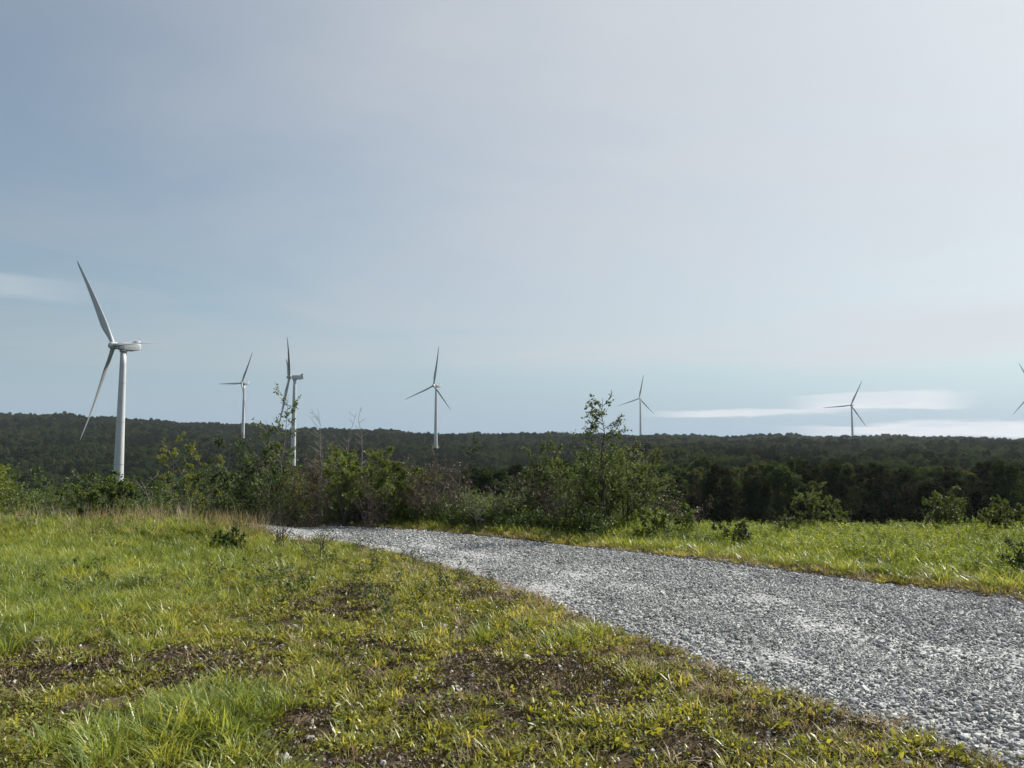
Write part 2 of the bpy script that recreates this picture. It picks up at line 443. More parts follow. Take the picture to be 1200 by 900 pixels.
def ground_mat():
    m, nt, nd, lk = new_mat('meadow_soil')
    geo = N(nd, 'ShaderNodeNewGeometry')
    so = N(nd, 'ShaderNodeAttribute', attribute_name='soil'); fo = N(nd, 'ShaderNodeAttribute', attribute_name='forest')
    def noise(s, d=6):
        n = N(nd, 'ShaderNodeTexNoise'); n.inputs['Scale'].default_value = s; n.inputs['Detail'].default_value = d; lk.new(geo.outputs['Position'], n.inputs['Vector']); return n
    n1, n2, n3 = noise(9), noise(1.4), noise(38, 3)
    soil = ramp(nd, [(.25, (.022, .015, .010)), (.5, (.06, .042, .028)), (.72, (.13, .10, .07)), (.85, (.26, .22, .17))]); lk.new(n1.outputs[0], soil.inputs[0])
    moss = ramp(nd, [(.25, (.035, .04, .012)), (.5, (.075, .085, .022)), (.75, (.14, .14, .04))]); lk.new(n3.outputs[0], moss.inputs[0])
    red = ramp(nd, [(.55, (0, 0, 0)), (.75, (1, 1, 1))]); lk.new(n2.outputs[0], red.inputs[0])
    mxr = N(nd, 'ShaderNodeMix', data_type='RGBA'); lk.new(red.outputs[0], mxr.inputs[0]); lk.new(soil.outputs[0], mxr.inputs[6]); mxr.inputs[7].default_value = (.075, .045, .026, 1)
    j = N(nd, 'ShaderNodeMath', operation='ADD'); lk.new(so.outputs['Fac'], j.inputs[0]); lk.new(n1.outputs[0], j.inputs[1])
    k = N(nd, 'ShaderNodeMapRange'); k.inputs[1].default_value = .55; k.inputs[2].default_value = .95; lk.new(j.outputs[0], k.inputs[0])
    mx = N(nd, 'ShaderNodeMix', data_type='RGBA'); lk.new(k.outputs[0], mx.inputs[0]); lk.new(moss.outputs[0], mx.inputs[6]); lk.new(mxr.outputs[2], mx.inputs[7])
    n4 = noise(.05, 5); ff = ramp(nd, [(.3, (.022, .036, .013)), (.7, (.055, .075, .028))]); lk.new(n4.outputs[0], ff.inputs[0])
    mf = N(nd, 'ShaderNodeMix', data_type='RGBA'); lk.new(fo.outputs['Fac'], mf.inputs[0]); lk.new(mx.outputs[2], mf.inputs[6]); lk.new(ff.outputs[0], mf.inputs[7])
    bs = N(nd, 'ShaderNodeBsdfPrincipled'); bs.inputs['Roughness'].default_value = .95; bs.inputs['Specular IOR Level'].default_value = .15
    lk.new(mf.outputs[2], bs.inputs['Base Color'])
    bp = N(nd, 'ShaderNodeBump'); bp.inputs['Strength'].default_value = .8; bp.inputs['Distance'].default_value = .02; lk.new(n3.outputs[0], bp.inputs['Height']); lk.new(bp.outputs[0], bs.inputs['Normal'])
    out = N(nd, 'ShaderNodeOutputMaterial'); lk.new(bs.outputs[0], out.inputs[0])
    return m


def road_mat():
    m, nt, nd, lk = new_mat('road_gravel_bed')
    geo = N(nd, 'ShaderNodeNewGeometry')
    vo = N(nd, 'ShaderNodeTexVoronoi'); vo.inputs['Scale'].default_value = 30; lk.new(geo.outputs['Position'], vo.inputs['Vector'])
    sep = N(nd, 'ShaderNodeSeparateColor'); lk.new(vo.outputs['Color'], sep.inputs[0])
    rp = ramp(nd, [(0, (.16, .165, .165)), (1, (.45, .455, .45))]); lk.new(sep.outputs[0], rp.inputs[0])
    bs = N(nd, 'ShaderNodeBsdfPrincipled'); bs.inputs['Roughness'].default_value = .9; lk.new(rp.outputs[0], bs.inputs['Base Color'])
    bp = N(nd, 'ShaderNodeBump'); bp.inputs['Strength'].default_value = 1; bp.inputs['Distance'].default_value = .02; bp.invert = True
    lk.new(vo.outputs['Distance'], bp.inputs['Height']); lk.new(bp.outputs[0], bs.inputs['Normal'])
    out = N(nd, 'ShaderNodeOutputMaterial'); lk.new(bs.outputs[0], out.inputs[0])
    return m


# ------------------------------------------------------------------ ground sheet
def axis(a, b, step, lim0, lim1, g=1.06):
    c = list(np.arange(a, b + step * .5, step))
    s = step
    while c[-1] < lim1: s *= g; c.append(c[-1] + s)
    s = step
    while c[0] > lim0: s *= g; c.insert(0, c[0] - s)
    return np.array(c)


ax, ay = axis(-15, 17, .11, -2400, 2400), axis(2.5, 21, .11, -400, 2900)
X, Yg = np.meshgrid(ax, ay)
rs = road_s(X.ravel(), Yg.ravel()).reshape(X.shape)
Z = ground_z(X, Yg, rs)
nx, ny = len(ax), len(ay)
i = np.arange(ny - 1)[:, None] * nx; j = np.arange(nx - 1)[None, :]
Q = np.stack([i + j, i + j + 1, i + nx + j + 1, i + nx + j], -1).reshape(-1, 4)
gm = mkmesh('ground', np.c_[X.ravel(), Yg.ravel(), Z.ravel()], [Q], [ground_mat()], smooth=True)
soil, lush, dry, yel = masks(X, Yg, rs)
soil = np.maximum(soil, sstep(15.2, 16.5, Yg) * (X < .1 * Yg) * beyond(X, Yg))
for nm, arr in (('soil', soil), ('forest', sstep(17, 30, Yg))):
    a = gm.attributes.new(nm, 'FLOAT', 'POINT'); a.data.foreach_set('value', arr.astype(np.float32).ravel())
tag(link('ground', gm), kind='structure')

# road bed
nr = 13
t = np.linspace(-1.04, 1.04, nr)
P = CL[:, None, :] + ((FEr - NEr) / 2)[:, None, :] * t[None, :, None]
xs, ys = P[..., 0], P[..., 1]
zz = terrain(xs, ys) + .022 - .05 * np.abs(t)[None, :] ** 6 + (fbm(xs * 1.5, ys * 1.5, 77, 3) - .5) * .03 - .012 * np.exp(-((np.abs(t) - .45) / .14) ** 2)[None, :]
i = np.arange(NS - 1)[:, None] * nr; j = np.arange(nr - 1)[None, :]
Q = np.stack([i + j, i + j + 1, i + nr + j + 1, i + nr + j], -1).reshape(-1, 4)
tag(link('road', mkmesh('road', np.c_[xs.ravel(), ys.ravel(), zz.ravel()], [Q[:, ::-1]], [road_mat()], smooth=True)), kind='structure')


# ------------------------------------------------------------------ scatter by geometry nodes (only for what nobody could count)
def scatter(name, protos, pts, rot, scl, pick, label, cat):
    me = bpy.data.meshes.new(name); n = len(pts)
    me.vertices.add(n); me.vertices.foreach_set('co', np.asarray(pts, np.float32).ravel())
    a = me.attributes.new('turn', 'FLOAT_VECTOR', 'POINT'); a.data.foreach_set('vector', np.asarray(rot, np.float32).ravel())
    a = me.attributes.new('size', 'FLOAT', 'POINT'); a.data.foreach_set('value', np.asarray(scl, np.float32))
    a = me.attributes.new('pick', 'INT', 'POINT'); a.data.foreach_set('value', np.asarray(pick, np.int32))
    o = link(name, me)
    ng = bpy.data.node_groups.new(name + '_scatter', 'GeometryNodeTree')
    ng.interface.new_socket('Geometry', in_out='INPUT', socket_type='NodeSocketGeometry')
    ng.interface.new_socket('Geometry', in_out='OUTPUT', socket_type='NodeSocketGeometry')
    nd, lk = ng.nodes, ng.links
    gi, go = nd.new('NodeGroupInput'), nd.new('NodeGroupOutput')
    jn = nd.new('GeometryNodeJoinGeometry')
    for p in reversed(protos):
        oi = nd.new('GeometryNodeObjectInfo'); oi.inputs['Object'].default_value = p; oi.inputs['As Instance'].default_value = True
        lk.new(oi.outputs['Geometry'], jn.inputs[0])
    ip = nd.new('GeometryNodeInstanceOnPoints'); ip.inputs['Pick Instance'].default_value = True
    lk.new(gi.outputs[0], ip.inputs['Points']); lk.new(jn.outputs[0], ip.inputs['Instance'])
    for nm, ty, sock in (('turn', 'FLOAT_VECTOR', 'Rotation'), ('size', 'FLOAT', 'Scale'), ('pick', 'INT', 'Instance Index')):
        na = nd.new('GeometryNodeInputNamedAttribute'); na.data_type = ty; na.inputs['Name'].default_value = nm
        lk.new([s for s in na.outputs if s.enabled][0], ip.inputs[sock])
    lk.new(ip.outputs[0], go.inputs[0])
    md = o.modifiers.new('scatter', 'NODES'); md.node_group = ng
    tag(o, label, cat, kind='stuff')
    return o


def proto(name, me):
    return bpy.data.objects.new(name, me)      # a shape for the scatter; not a thing of the scene by itself


def zrot(n, tilt=.12):
    return np.c_[rng.normal(size=n) * tilt, rng.normal(size=n) * tilt, rng.random(n) * 6.283]


def sample_area(x0, x1, y0, y1, dens):
    n = int((x1 - x0) * (y1 - y0) * dens)
    return rng.uniform(x0, x1, n), rng.uniform(y0, y1, n)


def in_view(x, y, m=.16, pad=1.2):
    return (np.abs(x) < (.667 + m) * y + pad) & (y > 2.6)


# --- gravel
def stone_mesh(seed, mat, sub=1, flat_=.7):
    import bmesh
    bm = bmesh.new(); bmesh.ops.create_icosphere(bm, subdivisions=sub, radius=.5)
    r = random.Random(seed)
    off = Vector((r.random() * 50, r.random() * 50, r.random() * 50)); sx, sy, sz = r.uniform(.75, 1.2), r.uniform(.6, .95), r.uniform(.5, .8) * flat_ / .7
    for v in bm.verts:
        k = 1 + .75 * mnoise.noise(v.co * 2.6 + off)
        v.co = Vector((v.co.x * sx * k, v.co.y * sy * k, v.co.z * sz * k))
    me = bpy.data.meshes.new('stone'); bm.to_mesh(me); bm.free(); me.materials.append(mat)
    return me


stones = [proto('stone_shape', stone_mesh(s, M['stone'])) for s in range(6)]
x, y = sample_area(-8, 12, 2.6, 18, 2600)
s_ = road_s(x, y)
edge = 1.0 + (fbm(x * 1.3, y * 1.3, 91, 3) - .5) * .22
dd = np.hypot(x, y)
keep = in_view(x, y) & (s_ < edge + rng.random(len(x)) ** 3 * np.where(beyond(x, y), .10, .38))
keep &= rng.random(len(x)) < np.clip(1.25 - dd / 16, .3, 1)
x, y, s_, dd = x[keep], y[keep], s_[keep], dd[keep]
z = ground_z(x, y, s_) ; zr = terrain(x, y) + .022 - .05 * np.minimum(s_, 1.04) ** 6
z = np.where(s_ < 1.02, np.maximum(z, zr), z)
rut = np.exp(-((s_ - .42) / .16) ** 2)
sz = (rng.gamma(3, .0047, len(x)) * (1 - .35 * rut) * (.75 + .5 * fbm(x * .7, y * .7, 33, 2))) * (1 + .3 * sstep(8, 14, dd)) + .008 + (rng.random(len(x)) < .012) * .02
n = len(x)
scatter('gravel', stones, np.c_[x, y, z + sz * .12], np.c_[rng.normal(size=(n, 2)) * .35, rng.random(n) * 6.283], sz, rng.integers(0, 6, n),
        'loose light grey crushed stone covering the curving track', 'gravel')
print('gravel', n)

# --- ground plants
def tuft(name, mat, n, h, spread, lean, width, seed):
    a = Acc(); blades(a, n, h, spread, lean, width, seed); return proto(name, a.mesh(name, mat))


def rosette(name, mat, n, r, L, seed, h=.03, W=.6):
    rg = np.random.default_rng(seed); a = Acc()
    th = rg.random(n) * 6.283; rr = np.sqrt(rg.random(n)) * r
    C = np.c_[np.cos(th) * rr, np.sin(th) * rr, rg.random(n) * h]
    D = np.c_[np.cos(th), np.sin(th), rg.normal(size=n) * .35 + .35] + rg.normal(size=(n, 3)) * .35
    leaves(a, C, D, L * (.6 + .8 * rg.random(n)), W, .3, rg=rg)
    return proto(name, a.mesh(name, mat))


def weed(name, mat, stems, h, nl, L, seed, W=.32, up=.6, spread=.06, r=.0025):
    rg = np.random.default_rng(seed); a = Acc()
    for s in range(stems):
        b = rg.normal(size=2) * spread; lean = rg.normal(size=2) * .16; hh = h * rg.uniform(.7, 1.15)
        t = np.linspace(0, 1, 5); P = np.c_[b[0] + lean[0] * hh * t ** 1.5, b[1] + lean[1] * hh * t ** 1.5, hh * t - .01]
        tube(a, P, r * (1.15 - t), 3, v=.3)
        tt = rg.uniform(.08, 1, nl)
        C = np.c_[np.interp(tt, t, P[:, 0]), np.interp(tt, t, P[:, 1]), np.interp(tt, t, P[:, 2])]
        th = rg.random(nl) * 6.283
        D = np.c_[np.cos(th), np.sin(th), np.full(nl, up) * (.4 + rg.random(nl))]
        leaves(a, C, D, L * (1.15 - .6 * tt) * (.7 + .6 * rg.random(nl)), W, .25, rg=rg)
    return proto(name, a.mesh(name, mat))


lushP = [tuft('grass_shape', M['grass_lush'], 34, h, .075, ln, .0068, 100 + k) for k, (h, ln) in enumerate([(.19, .8), (.14, 1.0), (.24, .7), (.12, 1.0)])]
shortP = [tuft('grass_shape', M['grass_short'], 30, h, .06, ln, .0058, 200 + k) for k, (h, ln) in enumerate([(.06, .9), (.08, .8), (.05, 1.1), (.10, .8)])]
herbP = [rosette('herb_shape', M['herb'], 30, .08, .028, 300 + k, h=.04) for k in range(3)] + [rosette('herb_shape', M['herb'], 14, .05, .045, 320, W=.4)]
strawP = [tuft('grass_shape', M['straw'], 16, h, .06, ln, .0045, 400 + k) for k, (h, ln) in enumerate([(.42, .35), (.3, .5), (.12, 1.2)])]
fieldP = [weed('weed_shape', M['field_leaf'], 3, h, 16, .085, 500 + k) for k, h in enumerate([.30, .38, .24])] + [weed('weed_shape', M['field_leaf'], 4, .2, 14, .06, 510, W=.5)]
darkP = [weed('weed_shape', M['dark_weed'], 3, .3, 14, .06, 520 + k) for k in range(2)]
underP = [weed('weed_shape', M['shrub_mid'], 4, h, 14, .06, 540 + k, W=.5, spread=.1) for k, h in enumerate([.25, .35])] + [weed('weed_shape', M['shrub_dark'], 4, .35, 14, .06, 545, W=.5, spread=.1)]
mossP = [rosette('moss_shape', M['moss'], 40, .07, .02, 600 + k, h=.02, W=.5) for k in range(2)]

x, y = sample_area(-17, 18, 2.6, 24, 420)
keep = in_view(x, y) & ((y < 20) | (rng.random(len(x)) < .6)); x, y = x[keep], y[keep]
s_ = road_s(x, y); so, lu, dr, ye = masks(x, y, s_); rt = beyond(x, y)
off = s_ > 1.02 + .1 * (fbm(x * 1.3, y * 1.3, 91, 3) - .5)
fr = vnoise(x * 5, y * 5, 55) * .6 + vnoise(x * 11, y * 11, 56) * .4
gz = ground_z(x, y, s_)
u = rng.random(len(x))
far_thin = np.where(y > 12, .75, 1.0)


def put(name, protos, m, s0, s1, label, cat, tilt=.12, lift=0.0):
    n = int(m.sum())
    if n == 0: return
    scatter(name, protos, np.c_[x[m], y[m], gz[m] + lift], zrot(n, tilt), rng.uniform(s0, s1, n), rng.integers(0, len(protos), n), label, cat)
    print(name, n)


p = lu * .7 * far_thin * (fr > .3)
mL = off & ((~rt & (u < p) & (so < .75)) | (rt & (s_ > 1.12) & (y < 15.6) & (u < .26)))
put('tall_grass', lushP, mL, .65, 1.15, 'taller lush green grass on the meadow and along the far side of the track', 'grass')
p2 = np.where(rt, .50, .75 * (1 - so * .93)) * (fr > .34 + .2 * so)
u2 = rng.random(len(x)); mS = off & (u2 < p2) & ~mL & ~(rt & (y > 15.6) & (x < .1 * y))
put('short_grass', shortP, mS, .6, 1.3, 'short sparse yellow-green grass between bare soil patches', 'grass')
u3 = rng.random(len(x)); mH = off & ~rt & (u3 < .42 * (1 - .85 * so)) & (fr > .3)
put('low_herbs', herbP, mH, .6, 1.3, 'low creeping leafy herbs and clover in the meadow', 'ground cover')
u4 = rng.random(len(x)); mD = off & ~rt & (u4 < dr * .55)
put('dry_grass', strawP, mD, .7, 1.15, 'pale dry straw-coloured grass along the far meadow edge', 'dry grass')
u5 = rng.random(len(x)); mF = rt & (x > .02 * y) & (s_ > 1.35) & (u5 < .42 * sstep(1.3, 1.7, s_)) & (y < 15.8)
put('field_plants', fieldP, mF, .38, .78, 'dense bright green leafy plants covering the field beyond the track', 'ground cover')
u6 = rng.random(len(x)); mM = off & ~rt & (u6 < so * .5)
put('brown_moss', mossP, mM, .6, 1.4, 'brown moss and dead leaf litter on the bare soil', 'moss', .1)
u7 = rng.random(len(x)); mW = off & (~rt | (s_ > 1.4)) & (y > 6.5) & (u7 < .026 * (fbm(x * .8, y * .8, 71, 2) > .5))
put('dark_weeds', darkP, mW, .45, 1.0, 'scattered darker leafy weeds standing in the grass', 'weeds')
u11 = rng.random(len(x)); m = rt & (x < .12 * y) & (s_ > 1.3 + .25 * (fbm(x, y, 12, 2) - .5)) & (u11 < .30)
put('undergrowth', underP, m, .6, 1.5, 'dark leafy undergrowth at the feet of the shrubs beyond the track', 'undergrowth')
u8 = rng.random(len(x)); m = (s_ > 1.0) & (s_ < 1.45) & rt & (u8 < .22) | (off & ~rt & (u8 < .05)) | ((s_ > .98) & (s_ < 1.3) & ~rt & (u8 < .25))
put('dead_grass', [strawP[2]], m, .4, 1.1, 'flattened dead grass along the edges of the track', 'dry grass', .3)
u9 = rng.random(len(x)); m = (s_ < 1.0) & (s_ > .62) & ~rt & (y < 9) & (u9 < .25 * (fbm(x * 1.7, y * 1.7, 99, 2) > .50))
put('track_weeds', shortP + herbP, m, .4, .8, 'small green weeds growing through the gravel of the track', 'weeds')
u10 = rng.random(len(x)); m = off & (u10 < np.where(rt, .0, .10 + .5 * so))
n = int(m.sum())
scatter('pebbles', [proto('pebble_shape', stone_mesh(40 + k, M['stone_pale'])) for k in range(3)], np.c_[x[m], y[m], gz[m] + .004], rng.random((n, 3)) * 6.28, rng.gamma(3, .006, n) + .006, rng.integers(0, 3, n),
        'small pale pebbles scattered over the bare soil', 'pebbles')


# ------------------------------------------------------------------ shrubs and saplings near the track
def grow(seed, h, nst=5, spread=.5, lean=.25, br=7, bl=.38, twig=4, leaf=14, L=.05, W=.6, r0=.014, start=.04, wob=.05, topbare=0, lowbare=0.0):
    """wood and leaf accumulators of one woody plant, grown stem by stem"""
    rg = np.random.default_rng(seed); wood, lv = Acc(), Acc()
    for s in range(nst):
        th = rg.random() * 6.283; b = np.array((math.cos(th), math.sin(th))) * spread * math.sqrt(rg.random()) * .45
        hh = h * (rg.uniform(.6, 1.0) if nst > 1 and s else 1.0)
        t = np.linspace(0, 1, 9); dx = (b / (spread + .01) * lean * 2 + rg.normal(size=2) * lean * .4) if nst > 1 else rg.normal(size=2) * lean * .3
        w = np.cumsum(rg.normal(size=(9, 2)) * wob * hh / 3, axis=0) * t[:, None]
        P = np.c_[b[0] + dx[0] * hh * t + w[:, 0], b[1] + dx[1] * hh * t + w[:, 1], hh * t - .05 * (t == 0)]
        rr = r0 * (hh / h) * (1.05 - t) + .0015
        tube(wood, P, rr, 5)
        for k in range(br):
            tk = rg.uniform(start, .97); c = np.array([np.interp(tk, t, P[:, q]) for q in range(3)])
            a = rg.random() * 6.283; ln = bl * h * (1.1 - .75 * tk) * rg.uniform(.6, 1.2)
            d = np.array((math.cos(a), math.sin(a), rg.uniform(.35, 1.0))); d /= np.linalg.norm(d)
            tt = np.linspace(0, 1, 5)[:, None]
            B = c + d * ln * tt + np.array((0, 0, 1)) * ln * .15 * tt ** 2 + np.cumsum(rg.normal(size=(5, 3)) * ln * .035, axis=0) * tt
            tube(wood, B, np.linspace(.45, .15, 5) * r0 * (1.1 - tk * .7) + .001, 4)
            for q in range(twig):
                f = rg.uniform(.25, 1); c2 = np.array([np.interp(f, tt[:, 0], B[:, z_]) for z_ in range(3)])
                d2 = d + rg.normal(size=3) * .6; d2 /= np.linalg.norm(d2); l2 = ln * rg.uniform(.25, .5)
                T = c2 + d2 * l2 * np.linspace(0, 1, 3)[:, None]
                tube(wood, T, [.0022, .0016, .001], 3)
                if leaf and c2[2] > lowbare * h and not (topbare and c2[2] > topbare * h):
                    m = max(1, int(rg.poisson(leaf)))
                    f2 = rg.random(m)[:, None]
                    C = c2 + d2 * l2 * f2 * 1.1 + rg.normal(size=(m, 3)) * l2 * .12
                    D = d2 * .6 + rg.normal(size=(m, 3)) * .8 + np.array((0, 0, -.1))
                    leaves(lv, C, D, L * (.6 + .7 * rg.random(m)), W, .25, v=np.clip(rg.normal(.5, .22, m) + (c2[2] / h - .5) * .15, 0, 1), rg=rg)
    return wood, lv


def woody(name, px, py, Y, label, cat, group=None, leafmat='shrub_mid', bark='bark', parts=('stems', 'foliage'), rotz=0, **kw):
    """a shrub whose foot stands at photograph column px, at depth Y"""
    x_ = (px - 600) / 900.0 * Y; z_ = float(ground_z(np.array([x_]), np.array([Y]))[0]) - .02
    e = link(name, None, loc=(x_, Y, z_), rot=(0, 0, rotz)); e.empty_display_size = .3
    if py: kw['h'] = EYE + ray(px, py).z * Y - z_
    if kw['leaf'] > 2.5 and cat != 'weed': kw['leaf'] *= 2.1; kw['L'] *= .74
    tag(e, label, cat, group)
    wood, lv = grow(**kw)
    link(parts[0], wood.mesh(parts[0], M[bark], True), e)
    if lv.n: link(parts[1], lv.mesh(parts[1], M[leafmat]), e)
    return e


def hh(py, Y):
    """height of a plant whose top is seen at row py, foot on the ground at depth Y"""
    return float(EYE + ray(600, py).z * Y - terrain(np.array([0.]), np.array([Y]))[0])


G = 'shrubs and saplings along the plateau edge'
W_ = woody
W_('shrub', -8, 512, 15.5, 'bright yellow-green leafy bush cut off by the left edge of the photo', 'shrub', G, 'shrub_yellow', seed=1, h=0, nst=8, spread=.9, br=10, twig=5, leaf=9, L=.07, lean=.3)
W_('shrub', 12, 548, 17.5, 'mid-green bush rising behind the yellow-green bush at the left edge', 'shrub', G, 'shrub_mid', seed=2, h=0, nst=8, spread=1.1, br=9, twig=5, leaf=10, L=.06)
W_('shrub', 62, 566, 19, 'low wide mid-green shrub between the left edge and the largest turbine', 'shrub', G, 'shrub_mid', seed=3, h=0, nst=9, spread=1.6, br=9, twig=5, leaf=9, L=.06, lean=.35)
W_('shrub', 122, 556, 14.2, 'light green leafy bush hiding the foot of the largest turbine', 'shrub', G, 'shrub_bright', seed=4, h=0, nst=7, spread=.6, br=9, twig=5, leaf=9, L=.065, lean=.22)
W_('shrub', 178, 570, 18.5, 'low olive shrub right of the largest turbine behind the straw', 'shrub', G, 'shrub_mid', seed=5, h=0, nst=8, spread=1.3, br=9, twig=5, leaf=7, L=.05, lean=.35)
W_('poplar_sapling', 232, 508, 18, 'yellow-green upright poplar sapling left of the dark dense shrub', 'sapling', G, 'shrub_yellow', parts=('trunk', 'foliage'), seed=6, h=0, nst=4, spread=.7, br=14, bl=.24, twig=5, leaf=10, L=.06, lean=.14)
W_('shrub', 282, 512, 17, 'dense dark green shrub left of the second nearest turbine', 'shrub', G, 'shrub_dark', seed=7, h=0, nst=11, spread=1.3, br=11, twig=5, leaf=13, L=.065, lean=.28)
W_('shrub', 330, 528, 16.4, 'dark green shrub with pale stems under the leafy top sapling', 'shrub', G, 'shrub_mid', 'bark_grey', seed=8, h=0, nst=8, spread=.7, br=9, twig=5, leaf=10, L=.06, lean=.25, lowbare=.4)
W_('sapling', 318, 463, 17.2, 'thin sapling with an open leafy top crossing the second nearest turbine', 'sapling', G, 'shrub_mid', 'bark_grey', parts=('trunk', 'foliage'), seed=31, h=0, nst=3, spread=.35, br=11, bl=.2, twig=4, leaf=5, L=.075, lean=.09, start=.45, r0=.022)
W_('bare_sapling', 377, 478, 16.4, 'bare pale-barked sapling with forked twigs against the sky', 'sapling', G, bark='bark_grey', parts=('trunk', 'foliage'), seed=10, h=0, nst=2, spread=.12, br=16, bl=.22, twig=5, leaf=0, lean=.10, start=.3, r0=.015)
W_('shrub', 360, 530, 16.6, 'brown twiggy shrub with yellow-green leaves around its top', 'shrub', G, 'shrub_brown', 'bark', seed=11, h=0, nst=12, spread=.8, br=12, twig=6, leaf=5, L=.045, lean=.2)
W_('shrub', 366, 527, 17.6, 'small yellow-green shrub just right of the second nearest turbine', 'shrub', G, 'shrub_yellow', seed=12, h=0, nst=6, spread=.8, br=9, twig=5, leaf=7, L=.06, lowbare=.45)
W_('bare_sapling', 400, 484, 16.5, 'bare twiggy sapling rising from the left side of the bright shrub', 'sapling', G, bark='bark_grey', parts=('trunk', 'foliage'), seed=13, h=0, nst=1, spread=.1, br=12, bl=.14, twig=4, leaf=0, lean=.1, start=.4, r0=.016)
W_('bare_sapling', 424, 476, 17.2, 'thin bare sapling standing up out of the middle of the bright shrub', 'sapling', G, bark='bark_grey', parts=('trunk', 'foliage'), seed=14, h=0, nst=1, spread=.1, br=14, bl=.13, twig=4, leaf=0, lean=.1, start=.4, r0=.016)
W_('shrub', 420, 524, 15.8, 'wide bright green leafy shrub behind the far end of the track', 'shrub', G, 'shrub_bright', seed=15, h=0, nst=11, spread=1.0, br=12, twig=6, leaf=11, L=.06, lean=.22)
W_('shrub', 466, 536, 16.2, 'bright green leafy shrub between the wide bright shrub and the grey twigs', 'shrub', G, 'shrub_bright', seed=16, h=0, nst=8, spread=.8, br=11, twig=6, leaf=10, L=.06, lean=.22)
W_('shrub', 512, 528, 15.6, 'grey-brown leafless twiggy shrub below the turbine in the middle', 'shrub', G, 'shrub_brown', 'bark', seed=17, h=0, nst=14, spread=1.0, br=13, twig=6, leaf=2, L=.04, lean=.18, r0=.011)
W_('sapling', 548, 508, 16.6, 'dark thin upright sapling right of the middle turbine', 'sapling', G, 'shrub_dark', 'bark_dark', parts=('trunk', 'foliage'), seed=18, h=0, nst=1, spread=.1, br=18, bl=.16, twig=4, leaf=5, L=.05, lean=.06, start=.15, r0=.02)
W_('bare_shrub', 446, 548, 14.9, 'dark leafless bush in front of the wide bright green shrub', 'shrub', G, bark='bark_dark', parts=('stems', 'foliage'), seed=81, h=0, nst=9, spread=.7, br=10, twig=6, leaf=0, lean=.3, r0=.009)
W_('bare_shrub', 392, 556, 15.4, 'brown leafless bush left of the wide bright green shrub', 'shrub', G, bark='bark', parts=('stems', 'foliage'), seed=82, h=0, nst=9, spread=.7, br=10, twig=6, leaf=0, lean=.3, r0=.009)
W_('bare_shrub', 648, 560, 13.9, 'dark leafless bush just left of the tallest sapling', 'shrub', G, bark='bark_dark', parts=('stems', 'foliage'), seed=83, h=0, nst=8, spread=.6, br=9, twig=6, leaf=0, lean=.35, r0=.008)
W_('bare_shrub', 214, 560, 16.0, 'pale leafless bush in front of the poplar sapling', 'shrub', G, bark='bark_grey', parts=('stems', 'foliage'), seed=84, h=0, nst=7, spread=.6, br=9, twig=6, leaf=0, lean=.3, r0=.008)
W_('shrub', 575, 572, 14.6, 'low grey twiggy shrub with a few olive leaves by the track', 'shrub', G, 'shrub_pale', 'bark_grey', seed=19, h=0, nst=10, spread=1.0, br=9, twig=5, leaf=3, L=.04, lean=.3)
W_('shrub', 618, 556, 15.4, 'brown half-dead shrub with arching branches left of the tall sapling', 'shrub', G, 'shrub_brown', 'bark', seed=20, h=0, nst=9, spread=.9, br=10, twig=5, leaf=4, L=.05, lean=.4)
W_('sapling', 708, 466, 13.6, 'tallest leafy sapling beside the track reaching above the skyline', 'sapling', G, 'shrub_mid', 'bark_dark', parts=('trunk', 'foliage'), seed=21, h=0, nst=1, spread=.1, br=34, bl=.27, twig=5, leaf=6, L=.062, lean=.05, start=.16, r0=.022)
W_('shrub', 672, 520, 15.2, 'mid-green shrub filling in left of the tallest sapling', 'shrub', G, 'shrub_mid', seed=22, h=0, nst=11, spread=1.1, br=12, twig=6, leaf=8, start=.02, L=.055, lean=.25)
W_('shrub', 738, 522, 15.0, 'pale-leaved green shrub filling in right of the tallest sapling', 'shrub', G, 'shrub_pale', seed=23, h=0, nst=11, spread=1.1, br=12, twig=6, leaf=6, start=.02, L=.06, lean=.25)
W_('shrub', 776, 586, 13.2, 'low light green shrub with large leaves at the corner of the field', 'shrub', G, 'shrub_bright', seed=24, h=0, nst=6, spread=.6, br=6, twig=4, leaf=2.8, L=.11, W=.45, lean=.4)
W_('shrub', 950, 570, 14.2, 'small grey-green bush alone on the far edge of the field', 'shrub', G, 'shrub_pale', seed=25, h=0, nst=5, spread=.5, br=8, twig=4, leaf=8, L=.05, lean=.15)
W_('shrub', 978, 588, 14.4, 'tiny grey-green bush right of the small bush on the field edge', 'shrub', G, 'shrub_mid', seed=26, h=0, nst=5, spread=.5, br=6, twig=4, leaf=7, L=.045, lean=.3)
W_('shrub', 1100, 570, 14.2, 'upright green shrub at the left end of the group on the field edge', 'shrub', G, 'shrub_mid', seed=27, h=0, nst=5, spread=.4, br=8, twig=4, leaf=8, L=.05, lean=.12)
W_('shrub', 1135, 581, 14.0, 'wide green shrub in the middle of the group on the field edge', 'shrub', G, 'shrub_mid', seed=28, h=0, nst=9, spread=1.0, br=8, twig=4, leaf=9, L=.05, lean=.35)
W_('shrub', 1172, 590, 13.7, 'low spreading shrub at the right end of the group on the field edge', 'shrub', G, 'shrub_pale', seed=29, h=0, nst=8, spread=.9, br=7, twig=4, leaf=8, L=.05, lean=.5)
W_('weed_clump', 862, 0, 12.4, 'dark blue-green weed clump in the field beside the track', 'weed', 'dark weeds in the field', 'dark_weed', seed=40, h=.42, nst=9, spread=.5, br=6, twig=3, leaf=8, L=.05, lean=.4, r0=.004)
W_('weed_clump', 920, 0, 13.6, 'dark tall weed clump in the middle of the field', 'weed', 'dark weeds in the field', 'dark_weed', seed=41, h=.5, nst=6, spread=.4, br=6, twig=3, leaf=7, L=.05, lean=.2, r0=.004)
